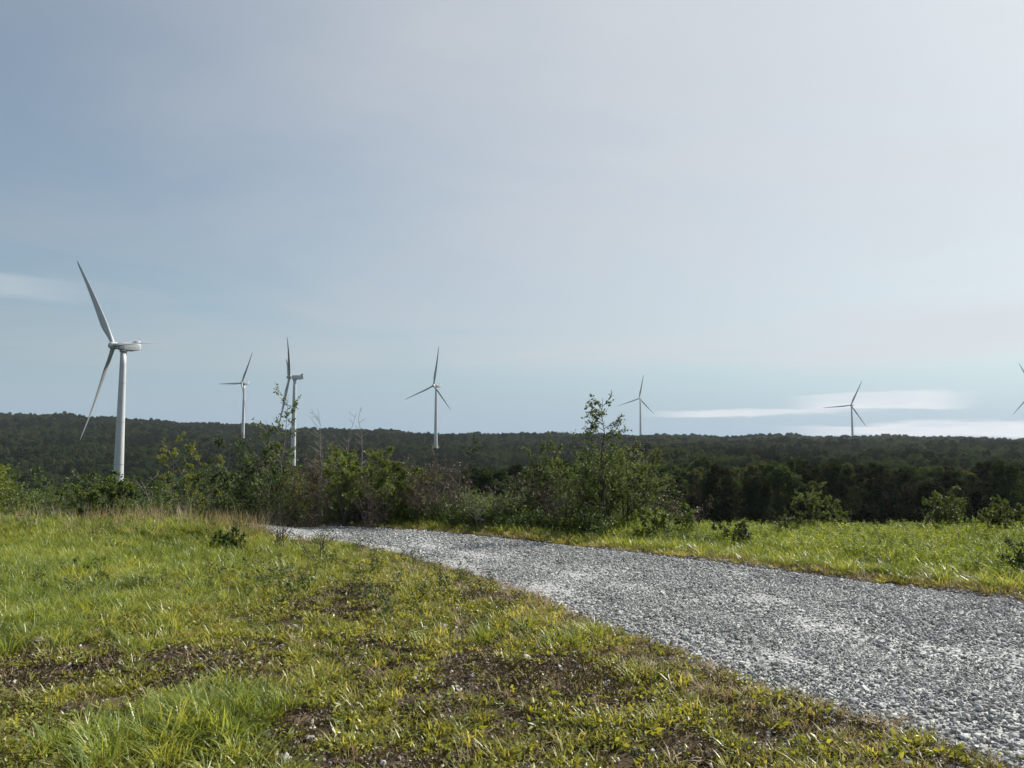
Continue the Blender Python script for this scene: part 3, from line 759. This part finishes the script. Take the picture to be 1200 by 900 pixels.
W_('weed_clump', 982, 0, 13.9, 'dark thin weed clump below the small bushes on the field edge', 'weed', 'dark weeds in the field', 'dark_weed', seed=42, h=.45, nst=4, spread=.2, br=6, twig=3, leaf=6, L=.05, lean=.15, r0=.004)
W_('weed_clump', 1196, 0, 9.3, 'dark bushy weed cut off by the right edge of the photo', 'weed', 'dark weeds in the field', 'dark_weed', seed=43, h=.5, nst=6, spread=.3, br=7, twig=3, leaf=8, L=.045, lean=.2, r0=.004)
W_('weed_clump', 272, 0, 11.8, 'dark rounded weed clump standing in front of the straw grass', 'weed', 'dark weeds in the left meadow', 'shrub_mid', seed=44, h=.36, nst=9, spread=.4, br=7, twig=3, leaf=9, L=.045, lean=.35, r0=.004)
W_('weed_clump', 118, 0, 9.6, 'leafy weed clump standing in the tall grass on the left', 'weed', 'dark weeds in the left meadow', 'field_leaf', seed=45, h=.26, nst=6, spread=.5, br=5, twig=3, leaf=4, L=.045, lean=.3, r0=.004)
W_('dead_twigs', 330, 0, 12.0, 'dark leafless twigs sticking up at the left end of the track', 'twigs', 'leafless twigs in the meadow', bark='bark_dark', seed=46, h=.85, nst=5, spread=.25, br=8, twig=3, leaf=0, lean=.22, r0=.007)
W_('dead_twigs', 372, 0, 11.2, 'forked dark twig cluster in front of the far end of the track', 'twigs', 'leafless twigs in the meadow', bark='bark_dark', seed=47, h=.5, nst=5, spread=.25, br=7, twig=3, leaf=0, lean=.4, r0=.006)
W_('dead_stalk', 82, 0, 12.6, 'tall pale dead stalk leaning in the grass below the largest turbine', 'stalk', 'pale dead stalks', bark='bark_grey', seed=48, h=.42, nst=1, spread=.05, br=3, bl=.2, twig=1, leaf=0, lean=.5, r0=.012)
W_('dead_stalk', 91, 0, 12.8, 'pale dead stalk standing between two others in the grass', 'stalk', 'pale dead stalks', bark='bark_grey', seed=49, h=.36, nst=2, spread=.05, br=3, bl=.2, twig=1, leaf=0, lean=.2, r0=.010)
W_('dead_stalk', 106, 0, 12.9, 'short pale dead stalk right of two others in the grass', 'stalk', 'pale dead stalks', bark='bark_grey', seed=50, h=.3, nst=1, spread=.05, br=2, bl=.2, twig=1, leaf=0, lean=.1, r0=.012)

# shrubs filling the slope just below the edge (copies of a few kinds)
kinds = []
for k, (lm, bk, sd) in enumerate([('shrub_dark', 'bark_dark', 61), ('shrub_mid', 'bark', 62), ('shrub_brown', 'bark', 63), ('shrub_dark', 'bark', 64)]):
    wood, lv = grow(seed=sd, h=2.4, nst=9, spread=1.6, br=10, twig=5, leaf=9 if k != 2 else 4, L=.08, lean=.3)
    kinds.append((wood.mesh('stems', M[bk], True), lv.mesh('foliage', M[lm])))
pk = random.Random(5)
lab = ['dark green shrub on the slope just below the plateau edge', 'mid-green shrub on the slope just below the plateau edge', 'brown twiggy shrub on the slope just below the plateau edge']
for q in range(48):
    px = -60 + q * 18.0 + pk.uniform(-8, 8); Y = pk.uniform(20, 34)
    if px > 800: continue
    k = pk.randrange(4) if px > 480 else pk.choice([0, 1, 3, 1])
    x_ = (px - 600) / 900.0 * Y; z_ = float(ground_z(np.array([x_]), np.array([Y]))[0]) - .02
    top = 560 + pk.uniform(-10, 22)
    sc = (EYE + ray(600, top).z * Y - z_) / 2.4
    e = link('slope_shrub', None, loc=(x_, Y, z_), rot=(0, 0, pk.uniform(0, 6.28)), scale=(sc * 1.1, sc * 1.1, sc))
    tag(e, lab[{0: 0, 1: 1, 2: 2, 3: 0}[k]], 'shrub', 'shrubs on the slope below the plateau edge')
    link('stems', kinds[k][0], e); link('foliage', kinds[k][1], e)


# a few countable pale rocks lying in the meadow
def rock(px, py, size, label, seed):
    x_, y_ = flat(px, py); z_ = float(ground_z(np.array([x_]), np.array([y_]))[0])
    o = link('rock', stone_mesh(seed, M['stone_pale'], 2, .6), loc=(x_, y_, z_ + size * .1), rot=(0, 0, seed), scale=(size, size, size))
    tag(o, label, 'rock', 'pale rocks in the meadow')


rock(535, 808, .085, 'pale flat rock on the dark soil nearest the track side', 70)
rock(617, 776, .07, 'small white rock on the bare soil below the middle turbine', 71)
rock(545, 772, .06, 'small pale rock left of another on the bare soil', 72)
rock(362, 861, .075, 'pale rounded rock at the lower left beside red-brown soil', 73)
rock(205, 712, .10, 'pale weathered rock in the yellow grass of the left meadow', 74)
rock(43, 756, .11, 'pale grey rock at the edge of the brown mossy patch', 75)


# ------------------------------------------------------------------ woodland
def tree_mesh(seed, h, rad, mat, nl=3000, L=.42, lobes=16, low=.25, conic=0.0):
    rg = np.random.default_rng(seed)
    wood, lv = Acc(), Acc()
    t = np.linspace(0, 1, 7); w = np.cumsum(rg.normal(size=(7, 2)) * .12, axis=0)
    P = np.c_[w[:, 0] * t, w[:, 1] * t, t * h * .92 - .4 * (t == 0)]
    tube(wood, P, .17 * (1.08 - t) + .02, 6)
    z0 = h * low
    for k in range(lobes):
        f = (k + .5) / lobes; a = k * 2.4 + rg.normal() * .5
        zc = z0 + (h - z0) * (.12 + .8 * f)
        prof = math.sqrt(max(0, 1 - ((f - .38) / .72) ** 2)) if not conic else (1 - .85 * f)
        rr = rad * prof * rg.uniform(.35, .75)
        c = np.array((math.cos(a) * rr, math.sin(a) * rr, zc))
        lr = rad * rg.uniform(.24, .42) * (1 - .35 * f if not conic else 1 - .6 * f)
        s = np.array([np.interp(max(0, zc / (h * .92) - .22), t, P[:, q]) for q in range(3)])
        tube(wood, np.stack([s, (s + c) / 2 + np.array((0, 0, -.15)), c]), [.07, .045, .02], 4)
        m = int(nl / lobes)
        d = rg.normal(size=(m, 3)); d /= np.linalg.norm(d, axis=1)[:, None]
        rad_ = lr * (.55 + .5 * rg.random(m) ** .6)
        C = c + d * rad_[:, None] * np.array((1, 1, .72))
        C += (vnoise(C[:, 0] * 1.7 + seed, C[:, 1] * 1.7 + C[:, 2] * 1.3, 9)[:, None] - .5) * d * lr * .5
        D = d * .5 + rg.normal(size=(m, 3)) * .6 + np.array((0, 0, .1))
        base = rg.uniform(.3, .7)
        leaves(lv, C, D, L * (.55 + .9 * rg.random(m)), .75, .2, v=np.clip(base + rg.normal(size=m) * .18, 0, 1), rg=rg)
    return wood, lv


TV = []
specs = [(12, 3.3, 'tree_a'), (10.5, 3.1, 'tree_a'), (13, 3.4, 'tree_b'), (11, 2.7, 'tree_c'), (12, 3.0, 'tree_a'), (9.5, 2.6, 'tree_b'), (11.5, 3.2, 'tree_a'), (10, 2.6, 'tree_d')]
for k, (h_, r_, mt) in enumerate(specs):
    wood, lv = tree_mesh(900 + k, h_, r_, M[mt], nl=6500 if mt != 'tree_d' else 2600, L=.30, lobes=28)
    TV.append((wood.mesh('trunk', M['bark_dark' if k % 3 else 'bark'], True), lv.mesh('crown', M[mt]), mt))


def both(me1, me2, name):
    """one shape of trunk and crown together for the far wood"""
    def get(me):
        V = np.zeros(len(me.vertices) * 3, np.float32); me.vertices.foreach_get('co', V); V = V.reshape(-1, 3)
        vv = np.zeros(len(V), np.float32); me.attributes['v'].data.foreach_get('value', vv)
        Fa = np.zeros(len(me.loops), np.int32); me.loops.foreach_get('vertex_index', Fa)
        return V, vv, Fa
    V1, v1, F1 = get(me1); V2, v2, F2 = get(me2)
    F1 = F1.reshape(-1, 4); F2 = F2.reshape(-1, 3) + len(V1)
    return mkmesh(name, np.concatenate([V1, V2]), [F1, F2], [me1.materials[0], me2.materials[0]], midx=np.r_[np.zeros(len(F1)), np.ones(len(F2))], v=np.r_[v1, v2])


farP = [proto('tree_shape', both(a, b, 'tree_shape')) for a, b, _ in TV]

# turbines: hub seen at (px, py), blade length in px, angle off the sight line, blade turn
TURB = [
    (133, 405, 128, 66, -31, 'largest and nearest white wind turbine at the left of the photo'),
    (283, 449, 41, 56, 33, 'distant turbine between the largest one and the narrow edge-on one'),
    (339, 442, 68, 90, 54, 'second nearest turbine with its rotor seen edge-on'),
    (508, 452, 46.7, 46, 13, 'turbine in the middle of the photo above the grey twiggy shrub'),
    (749, 467, 28.5, 27, 15, 'small distant turbine right of the tallest sapling'),
    (997, 475, 31.2, 16, 28, 'distant turbine in front of the white cloud on the right'),
    (1212, 457, 36, 14, -21, 'turbine at the right edge with only blade tips in the photo'),
]
tpos = []
for px, py, L, th, ph, lb in TURB:
    # depth from the 50 m blades
    Y = 50 * 900.0 / L
    hub = at(px, py, Y); a = math.degrees(math.atan((px - 600) / 900.0)); rz = -R(a + th)
    face = Vector((math.sin(rz), -math.cos(rz), 0))
    tpos.append((hub - face * 4.6, rz))


def tree_ok(x, y):
    ok = np.ones(len(x), bool)
    for k, ((p, rz), T) in enumerate(zip(tpos, TURB)):
        d = np.hypot(x - p.x, y - p.y); ok &= d > 9
        if k in (1, 2, 3):      # open ground towards the camera in front of these towers
            L_ = {1: 150, 2: 110, 3: 190}[k]
            ax_ = np.array((p.x, p.y)); n_ = -ax_ / np.linalg.norm(ax_)
            s = (x - p.x) * n_[0] + (y - p.y) * n_[1]; c = np.abs((x - p.x) * n_[1] - (y - p.y) * n_[0])
            ok &= ~((s > 0) & (s < L_) & (c < 5 + .02 * s))
    u = x / y
    ok &= ~((u > -.25) & (u < -.075) & (y > 985 + 40 * np.sin(x / 60)) & (y < 1090))      # the pale clearing
    return ok


def wood_points(y0, y1, sp, um=.84):
    ys_ = np.arange(y0, y1, sp); out = []
    for q, yy in enumerate(ys_):
        w = yy * um + 10; xs_ = np.arange(-w, w, sp) + (q % 2) * sp * .5
        out.append(np.c_[xs_, np.full(len(xs_), yy)])
    P = np.concatenate(out); P += rng.uniform(-.38, .38, P.shape) * sp
    return P[tree_ok(P[:, 0], P[:, 1])]


P1 = wood_points(88, 260, 5.0)
# the wood reaches nearer on the right than on the left
uu = P1[:, 0] / P1[:, 1]
P1 = P1[P1[:, 1] > np.where(uu > .15, 90, 70 + 30 * vnoise(uu * 9, uu * 0, 3)) + 6 * vnoise(P1[:, 0] / 8, P1[:, 1] / 8, 4)]
order = np.argsort(P1[:, 1]); P1 = P1[order]
inside = np.abs(P1[:, 0] / P1[:, 1]) < .69
idx_in = np.where(inside)[0][:300]; near_ids = set(idx_in.tolist())
tr = random.Random(3)
names = {'tree_a': 'broadleaf_tree', 'tree_b': 'dark_broadleaf_tree', 'tree_c': 'pale_broadleaf_tree', 'tree_d': 'sparse_brown_tree'}
adj = {'tree_a': 'mid-green broadleaf tree', 'tree_b': 'dark green broadleaf tree', 'tree_c': 'pale green broadleaf tree', 'tree_d': 'brownish thin-crowned tree'}
for q in idx_in:
    x_, y_ = P1[q]; u_ = x_ / y_
    k = tr.choice([0, 1, 4, 6, 2, 5, 2, 7, 5]) if u_ > .15 else tr.choice([0, 1, 4, 6, 2, 5, 3, 7])
    s = tr.uniform(.72, .92) if u_ > .15 else tr.uniform(.78, 1.02); z_ = float(terrain(np.array([x_]), np.array([y_]))[0]) - .1
    e = link(names[TV[k][2]], None, loc=(x_, y_, z_), rot=(0, 0, tr.uniform(0, 6.28)), scale=(s, s, s * tr.uniform(.92, 1.06)))
    zone = 'right of the tallest sapling, in the wood behind the green field' if u_ > .15 else ('below the middle turbine, in the wood behind the shrubs' if u_ > -.2 else 'in the valley wood behind the left shrubs')
    tag(e, adj[TV[k][2]] + ' ' + zone, 'tree', 'nearest trees of the wood below the plateau')
    link('trunk', TV[k][0], e); link('crown', TV[k][1], e)

rest = np.array([q for q in range(len(P1)) if q not in near_ids])
P2 = np.concatenate([P1[rest], wood_points(260, 640, 6.6), wood_points(640, 1520, 8.5)])
n = len(P2)
big = (1 + .30 * sstep(300, 800, P2[:, 1])) * (1 + .4 * (vnoise(P2[:, 0] / 38, P2[:, 1] / 60, 21) - .5))
clump = vnoise(P2[:, 0] / 45, P2[:, 1] / 45, 15)
pick = np.where(clump > .62, rng.choice([2, 5, 2, 0], n), np.where(clump < .33, rng.choice([3, 4, 1, 3, 6], n), rng.choice([0, 1, 4, 6, 2, 3], n)))
scatter('forest', farP, np.c_[P2[:, 0], P2[:, 1], terrain(P2[:, 0], P2[:, 1]) - .2], zrot(n, .03), rng.uniform(.75, 1.1, n) * big, pick,
        'dark green woodland covering the valley and the far ridge', 'forest')
print('forest', n)


# ------------------------------------------------------------------ wind turbines
def blade_mesh():
    n = 16; th = np.arange(n) * 2 * np.pi / n
    st = [0, .02, .05, .1, .16, .22, .3, .4, .5, .6, .7, .8, .88, .94, .98, 1.0]
    V = []
    for t in st:
        chord = np.interp(t, [0, .03, .1, .2, .3, .5, .7, .9, .97, 1], [1.9, 1.9, 2.3, 3.2, 3.0, 2.3, 1.6, 1.0, .65, .15])
        thick = np.interp(t, [0, .03, .1, .2, .3, .5, .8, 1], [2.0, 1.95, 1.5, 1.0, .75, .45, .22, .05])
        cx = np.cos(th); rnd = np.interp(t, [0, .04, .2], [0, 0, 1])
        xx = cx * chord / 2; yy = np.sin(th) * thick / 2 * (1 - rnd * .45 * (1 - (1 + cx) / 2) ** 1.0)
        xx = xx - rnd * chord * .17
        tw = R(np.interp(t, [0, .2, 1], [6, 6, 1]) + 42)
        X_ = xx * math.cos(tw) - yy * math.sin(tw); Y_ = xx * math.sin(tw) + yy * math.cos(tw)
        pre = -(t * 2.8 + 2.2 * t ** 2.2)
        V.append(np.c_[X_, Y_ + pre, np.full(n, 1.0 + t * 49.0)])
    V = np.concatenate(V); m = len(st)
    i = np.arange(m - 1)[:, None] * n; j = np.arange(n)[None, :]
    Q = np.stack([i + j, i + (j + 1) % n, i + n + (j + 1) % n, i + n + j], -1).reshape(-1, 4)
    V = np.concatenate([V, [V[-n:].mean(0)]]); c = len(V) - 1
    T = np.array([[(m - 1) * n + k, (m - 1) * n + (k + 1) % n, c] for k in range(n)])
    return mkmesh('blade', V, [Q, T], [M['blade_shaded']], smooth=True)


def loft_mesh(name, rings, mat, smooth=True, caps=True):
    V = np.concatenate(rings); m = len(rings); n = len(rings[0])
    i = np.arange(m - 1)[:, None] * n; j = np.arange(n)[None, :]
    Q = np.stack([i + j, i + (j + 1) % n, i + n + (j + 1) % n, i + n + j], -1).reshape(-1, 4)
    Fs = [Q]
    if caps:
        a, b = rings[0].mean(0), rings[-1].mean(0); V = np.concatenate([V, [a, b]]); k = len(V)
        T = [[(q + 1) % n, q, k - 2] for q in range(n)] + [[(m - 1) * n + q, (m - 1) * n + (q + 1) % n, k - 1] for q in range(n)]
        Fs.append(np.array(T))
    return mkmesh(name, V, Fs, [mat], smooth=smooth)


def rbox(y, w, z0, z1, r=.35, n=5):
    """rounded rectangle ring in the XZ plane at depth y"""
    pts = []
    for cx, cz, a0 in ((w / 2 - r, z1 - r, 0), (-w / 2 + r, z1 - r, 90), (-w / 2 + r, z0 + r, 180), (w / 2 - r, z0 + r, 270)):
        for k in range(n):
            a = R(a0 + 90 * k / (n - 1)); pts.append((cx + r * math.cos(a), y, cz + r * math.sin(a)))
    return np.array(pts)


BL = blade_mesh()
nac = loft_mesh('nacelle', [rbox(-2.6, 2.6, -1.15, 1.3, .9), rbox(-2.3, 3.2, -1.55, 1.65, .7), rbox(0, 3.6, -1.8, 1.85), rbox(4.4, 3.6, -1.8, 1.85), rbox(6.6, 3.5, -1.25, 1.85), rbox(7.3, 3.2, -.7, 1.7, .5)], M['steel_white'])
cooler = loft_mesh('cooler', [rbox(4.6, 3.2, 1.8, 2.2, .15), rbox(5.1, 3.3, 1.8, 3.1, .2), rbox(6.9, 3.3, 1.8, 3.3, .2), rbox(7.1, 3.1, 1.8, 3.1, .15)], M['steel_white'])
ringc = lambda y, r, n=20: np.array([(r * math.cos(a), y, r * math.sin(a)) for a in np.arange(n) * 2 * np.pi / n])
hubm = loft_mesh('hub', [ringc(1.7, 1.25), ringc(1.3, 1.7), ringc(-1.0, 1.7), ringc(-1.7, 1.35), ringc(-2.2, .8), ringc(-2.4, .2)], M['steel_white'])
mastA = Acc(); tube(mastA, [(0.8, 6.8, 3.1), (0.8, 6.8, 4.6)], [.06, .05], 5); tube(mastA, [(.3, 6.8, 4.4), (1.3, 6.8, 4.4)], [.05, .05], 5)
mast = mastA.mesh('wind_sensor', M['steel_grey'])
yaw = loft_mesh('yaw_collar', [np.c_[ringc(0, 1.65)[:, 0], ringc(0, 1.65)[:, 2], np.full(20, z)] for z in (-2.6, -1.7)], M['steel_grey'])
for (px, py, L, th, ph, lb), (p, rz) in zip(TURB, tpos):
    gz_ = float(terrain(np.array([p.x]), np.array([p.y]))[0])
    H = p.z - gz_
    e = link('wind_turbine', None, loc=(p.x, p.y, gz_), rot=(0, 0, rz)); e.empty_display_size = 5
    tag(e, lb, 'wind turbine', 'white three-bladed wind turbines')
    rings = []
    for z in np.linspace(-7, H - 2.4, 14):
        r = np.interp((H - z) / 80.0, [0, .05, .5, 1.0], [1.25, 1.3, 1.85, 2.45])
        rings.append(np.array([(r * math.cos(a), r * math.sin(a), z) for a in np.arange(28) * 2 * np.pi / 28]))
    tw_ = link('tower', loft_mesh('tower', rings, M['steel_white']), e)
    for f in (.30, .55, .78):
        r = np.interp(1.03 - f, [0, .05, .5, 1.0], [1.25, 1.3, 1.85, 2.45]) + .06
        fr_ = [np.array([(q * math.cos(a), q * math.sin(a), z) for a in np.arange(28) * 2 * np.pi / 28]) for q, z in ((r - .1, -.11), (r, -.1), (r, .1), (r - .1, .11))]
        link('flange', loft_mesh('flange', fr_, M['steel_grey'], False), tw_, loc=(0, 0, H * f))
    nc = link('nacelle', nac, e, loc=(0, 0, H)); link('cooler', cooler, nc); link('wind_sensor', mast, nc)
    link('yaw_collar', yaw, e, loc=(0, 0, H))
    tilt = R(3) if py == 405 else -R(5)
    hb = link('hub', hubm, e, loc=(0, -4.6, H), rot=(tilt, 0, 0))
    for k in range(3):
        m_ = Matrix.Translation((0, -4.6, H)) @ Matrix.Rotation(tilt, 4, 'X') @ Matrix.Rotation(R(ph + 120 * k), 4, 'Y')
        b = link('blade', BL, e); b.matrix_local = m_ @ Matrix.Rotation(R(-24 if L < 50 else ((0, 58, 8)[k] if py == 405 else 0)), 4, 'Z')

# ------------------------------------------------------------------ air
bx = np.array([(a, b, c) for a in (-2700, 2700) for b in (-700, 3400) for c in (-90, 260)], float)
hm, hnt, hnd, hlk = new_mat('haze')
pv = N(hnd, 'ShaderNodeVolumePrincipled'); pv.inputs['Color'].default_value = (.80, .90, 1, 1); pv.inputs['Density'].default_value = .00005; pv.inputs['Anisotropy'].default_value = .3
ho = N(hnd, 'ShaderNodeOutputMaterial'); hlk.new(pv.outputs[0], ho.inputs['Volume'])
tag(link('haze', mkmesh('haze', bx, [np.array([[0, 1, 3, 2], [4, 6, 7, 5], [0, 4, 5, 1], [2, 3, 7, 6], [0, 2, 6, 4], [1, 5, 7, 3]])], [hm])), kind='stuff')

# ------------------------------------------------------------------ light
sd = bpy.data.lights.new('sun', 'SUN'); sd.energy = 5.0; sd.angle = R(.53); sd.color = (1, .95, .87)
sun = bpy.data.objects.new('sun', sd); COL.objects.link(sun)
sdir = Vector((math.sin(SUN_AZ) * math.cos(SUN_EL), math.cos(SUN_AZ) * math.cos(SUN_EL), math.sin(SUN_EL)))
sun.rotation_euler = sdir.to_track_quat('Z', 'Y').to_euler(); sun.location = (30, 20, 60)

w = bpy.data.worlds.new('World'); scene.world = w; w.use_nodes = True
nd, lk = w.node_tree.nodes, w.node_tree.links; nd.clear()
tc = N(nd, 'ShaderNodeTexCoord')
sky = N(nd, 'ShaderNodeTexSky', sky_type='NISHITA', sun_disc=False, sun_elevation=SUN_EL, sun_rotation=SUN_AZ)
sky.altitude = 200; sky.air_density = 1.0; sky.dust_density = 2.0; sky.ozone_density = 1.5


def mth(op, a, b=None, c=None):
    n = N(nd, 'ShaderNodeMath', operation=op)
    for k, x in enumerate((a, b, c)):
        if x is None: continue
        if isinstance(x, (int, float)): n.inputs[k].default_value = x
        else: lk.new(x, n.inputs[k])
    return n.outputs[0]


def mrange(x, a, b, c=0, d=1, smooth=True):
    n = N(nd, 'ShaderNodeMapRange'); n.interpolation_type = 'SMOOTHSTEP' if smooth else 'LINEAR'
    lk.new(x, n.inputs[0])
    for k, q in zip((1, 2, 3, 4), (a, b, c, d)): n.inputs[k].default_value = q
    return n.outputs[0]


nrm = N(nd, 'ShaderNodeVectorMath', operation='NORMALIZE'); lk.new(tc.outputs['Generated'], nrm.inputs[0])
sx = N(nd, 'ShaderNodeSeparateXYZ'); lk.new(nrm.outputs[0], sx.inputs[0])
dt = N(nd, 'ShaderNodeVectorMath', operation='DOT_PRODUCT'); lk.new(nrm.outputs[0], dt.inputs[0]); dt.inputs[1].default_value = sdir
# a thin high cloud sheet: sky directions laid on a level sheet
elz = mth('MAXIMUM', sx.outputs[2], .02)
u_ = mth('DIVIDE', sx.outputs[0], elz); v_ = mth('DIVIDE', sx.outputs[1], elz)
cb = N(nd, 'ShaderNodeCombineXYZ'); lk.new(u_, cb.inputs[0]); lk.new(v_, cb.inputs[1])
nz = N(nd, 'ShaderNodeTexNoise'); nz.inputs['Scale'].default_value = .35; nz.inputs['Detail'].default_value = 5; nz.inputs['Roughness'].default_value = .58; nz.inputs['Distortion'].default_value = .6; lk.new(cb.outputs[0], nz.inputs['Vector'])
veil_n = mrange(nz.outputs[0], .3, .75)
# sheet begins a few degrees above the horizon
edge_n = N(nd, 'ShaderNodeTexNoise'); edge_n.inputs['Scale'].default_value = 3; lk.new(nrm.outputs[0], edge_n.inputs['Vector'])
el2 = mth('MULTIPLY_ADD', edge_n.outputs[0], .03, mth('SUBTRACT', sx.outputs[2], .015))
veil_e = mrange(el2, .075, .115)
# thicker towards the sun side
veil_s = mrange(dt.outputs['Value'], .15, .95)
veil = mth('MULTIPLY', veil_e, mth('ADD', mth('MULTIPLY', veil_n, .30), mth('MULTIPLY_ADD', veil_s, .50, .22)))
# low bands of cloud near the horizon
az = mth('ARCTAN2', sx.outputs[0], sx.outputs[1])
cb2 = N(nd, 'ShaderNodeCombineXYZ'); lk.new(mth('MULTIPLY', az, 5), cb2.inputs[0]); lk.new(mth('MULTIPLY', sx.outputs[2], 55), cb2.inputs[1])
nb = N(nd, 'ShaderNodeTexNoise'); nb.inputs['Scale'].default_value = 1.1; nb.inputs['Detail'].default_value = 8; nb.inputs['Roughness'].default_value = .62; lk.new(cb2.outputs[0], nb.inputs['Vector'])


def bank(az0, az1, e0, e1, soft_a=.06, soft_e=.006):
    a = mth('MULTIPLY', mrange(az, az0 - soft_a, az0 + soft_a), mrange(az, az1 - soft_a, az1 + soft_a, 1, 0))
    wob = mth('MULTIPLY_ADD', nb.outputs[0], .030, mth('SUBTRACT', sx.outputs[2], .015))
    e = mth('MULTIPLY', mrange(wob, e0 - soft_e, e0 + soft_e), mrange(wob, e1 - soft_e, e1 + soft_e, 1, 0))
    return mth('MULTIPLY', a, e)


banks = mth('ADD', mth('ADD', mth('MAXIMUM', mth('MULTIPLY', bank(.20, .42, .037, .045, .05, .002), .8), bank(.37, .52, .042, .060, .04, .002)), bank(.38, .70, .010, .026, .08, .003)), mth('MULTIPLY', bank(-.85, -.54, .160, .185), .32))
banks = mth('MULTIPLY', banks, mrange(nb.outputs[0], .25, .6, .45, 1))

mul = N(nd, 'ShaderNodeMix', data_type='RGBA', blend_type='MULTIPLY'); mul.inputs[0].default_value = 1
lk.new(sky.outputs[0], mul.inputs[6]); mul.inputs[7].default_value = (.86, 1.03, 1.0, 1)
# pale blue air close to the horizon
hzc = N(nd, 'ShaderNodeCombineColor'); hb_ = mrange(dt.outputs['Value'], -.2, 1.0, .92, 1.04, False)
for q, vv in enumerate((3.35, 4.4, 5.4)): lk.new(mth('MULTIPLY', hb_, vv), hzc.inputs[q])
m0 = N(nd, 'ShaderNodeMix', data_type='RGBA'); lk.new(mrange(sx.outputs[2], .0, .22, .97, 0), m0.inputs[0]); lk.new(mul.outputs[2], m0.inputs[6]); lk.new(hzc.outputs[0], m0.inputs[7])
cloudc = N(nd, 'ShaderNodeCombineColor')
br_ = mrange(dt.outputs['Value'], -.2, 1.0, 3.7, 6.7, False)
lk.new(mth('MULTIPLY', br_, .975), cloudc.inputs[0]); lk.new(mth('MULTIPLY', br_, 1.005), cloudc.inputs[1]); lk.new(mth('MULTIPLY', br_, 1.055), cloudc.inputs[2])
m1 = N(nd, 'ShaderNodeMix', data_type='RGBA'); lk.new(veil, m1.inputs[0]); lk.new(m0.outputs[2], m1.inputs[6]); lk.new(cloudc.outputs[0], m1.inputs[7])
m2 = N(nd, 'ShaderNodeMix', data_type='RGBA'); lk.new(mth('MULTIPLY', banks, .95), m2.inputs[0]); lk.new(m1.outputs[2], m2.inputs[6]); m2.inputs[7].default_value = (7.2, 7.35, 7.6, 1)
bg = N(nd, 'ShaderNodeBackground'); bg.inputs['Strength'].default_value = .0665
lk.new(m2.outputs[2], bg.inputs['Color'])
wo = N(nd, 'ShaderNodeOutputWorld'); lk.new(bg.outputs[0], wo.inputs[0])

scene.view_settings.view_transform = 'Standard'; scene.view_settings.look = 'None'
scene.view_settings.gamma = 1; scene.view_settings.exposure = .70; scene.view_settings.use_curve_mapping = False
scene.cycles.max_bounces = 6; scene.cycles.diffuse_bounces = 3; scene.cycles.transmission_bounces = 4; scene.cycles.volume_bounces = 0
scene.cycles.use_denoising = True
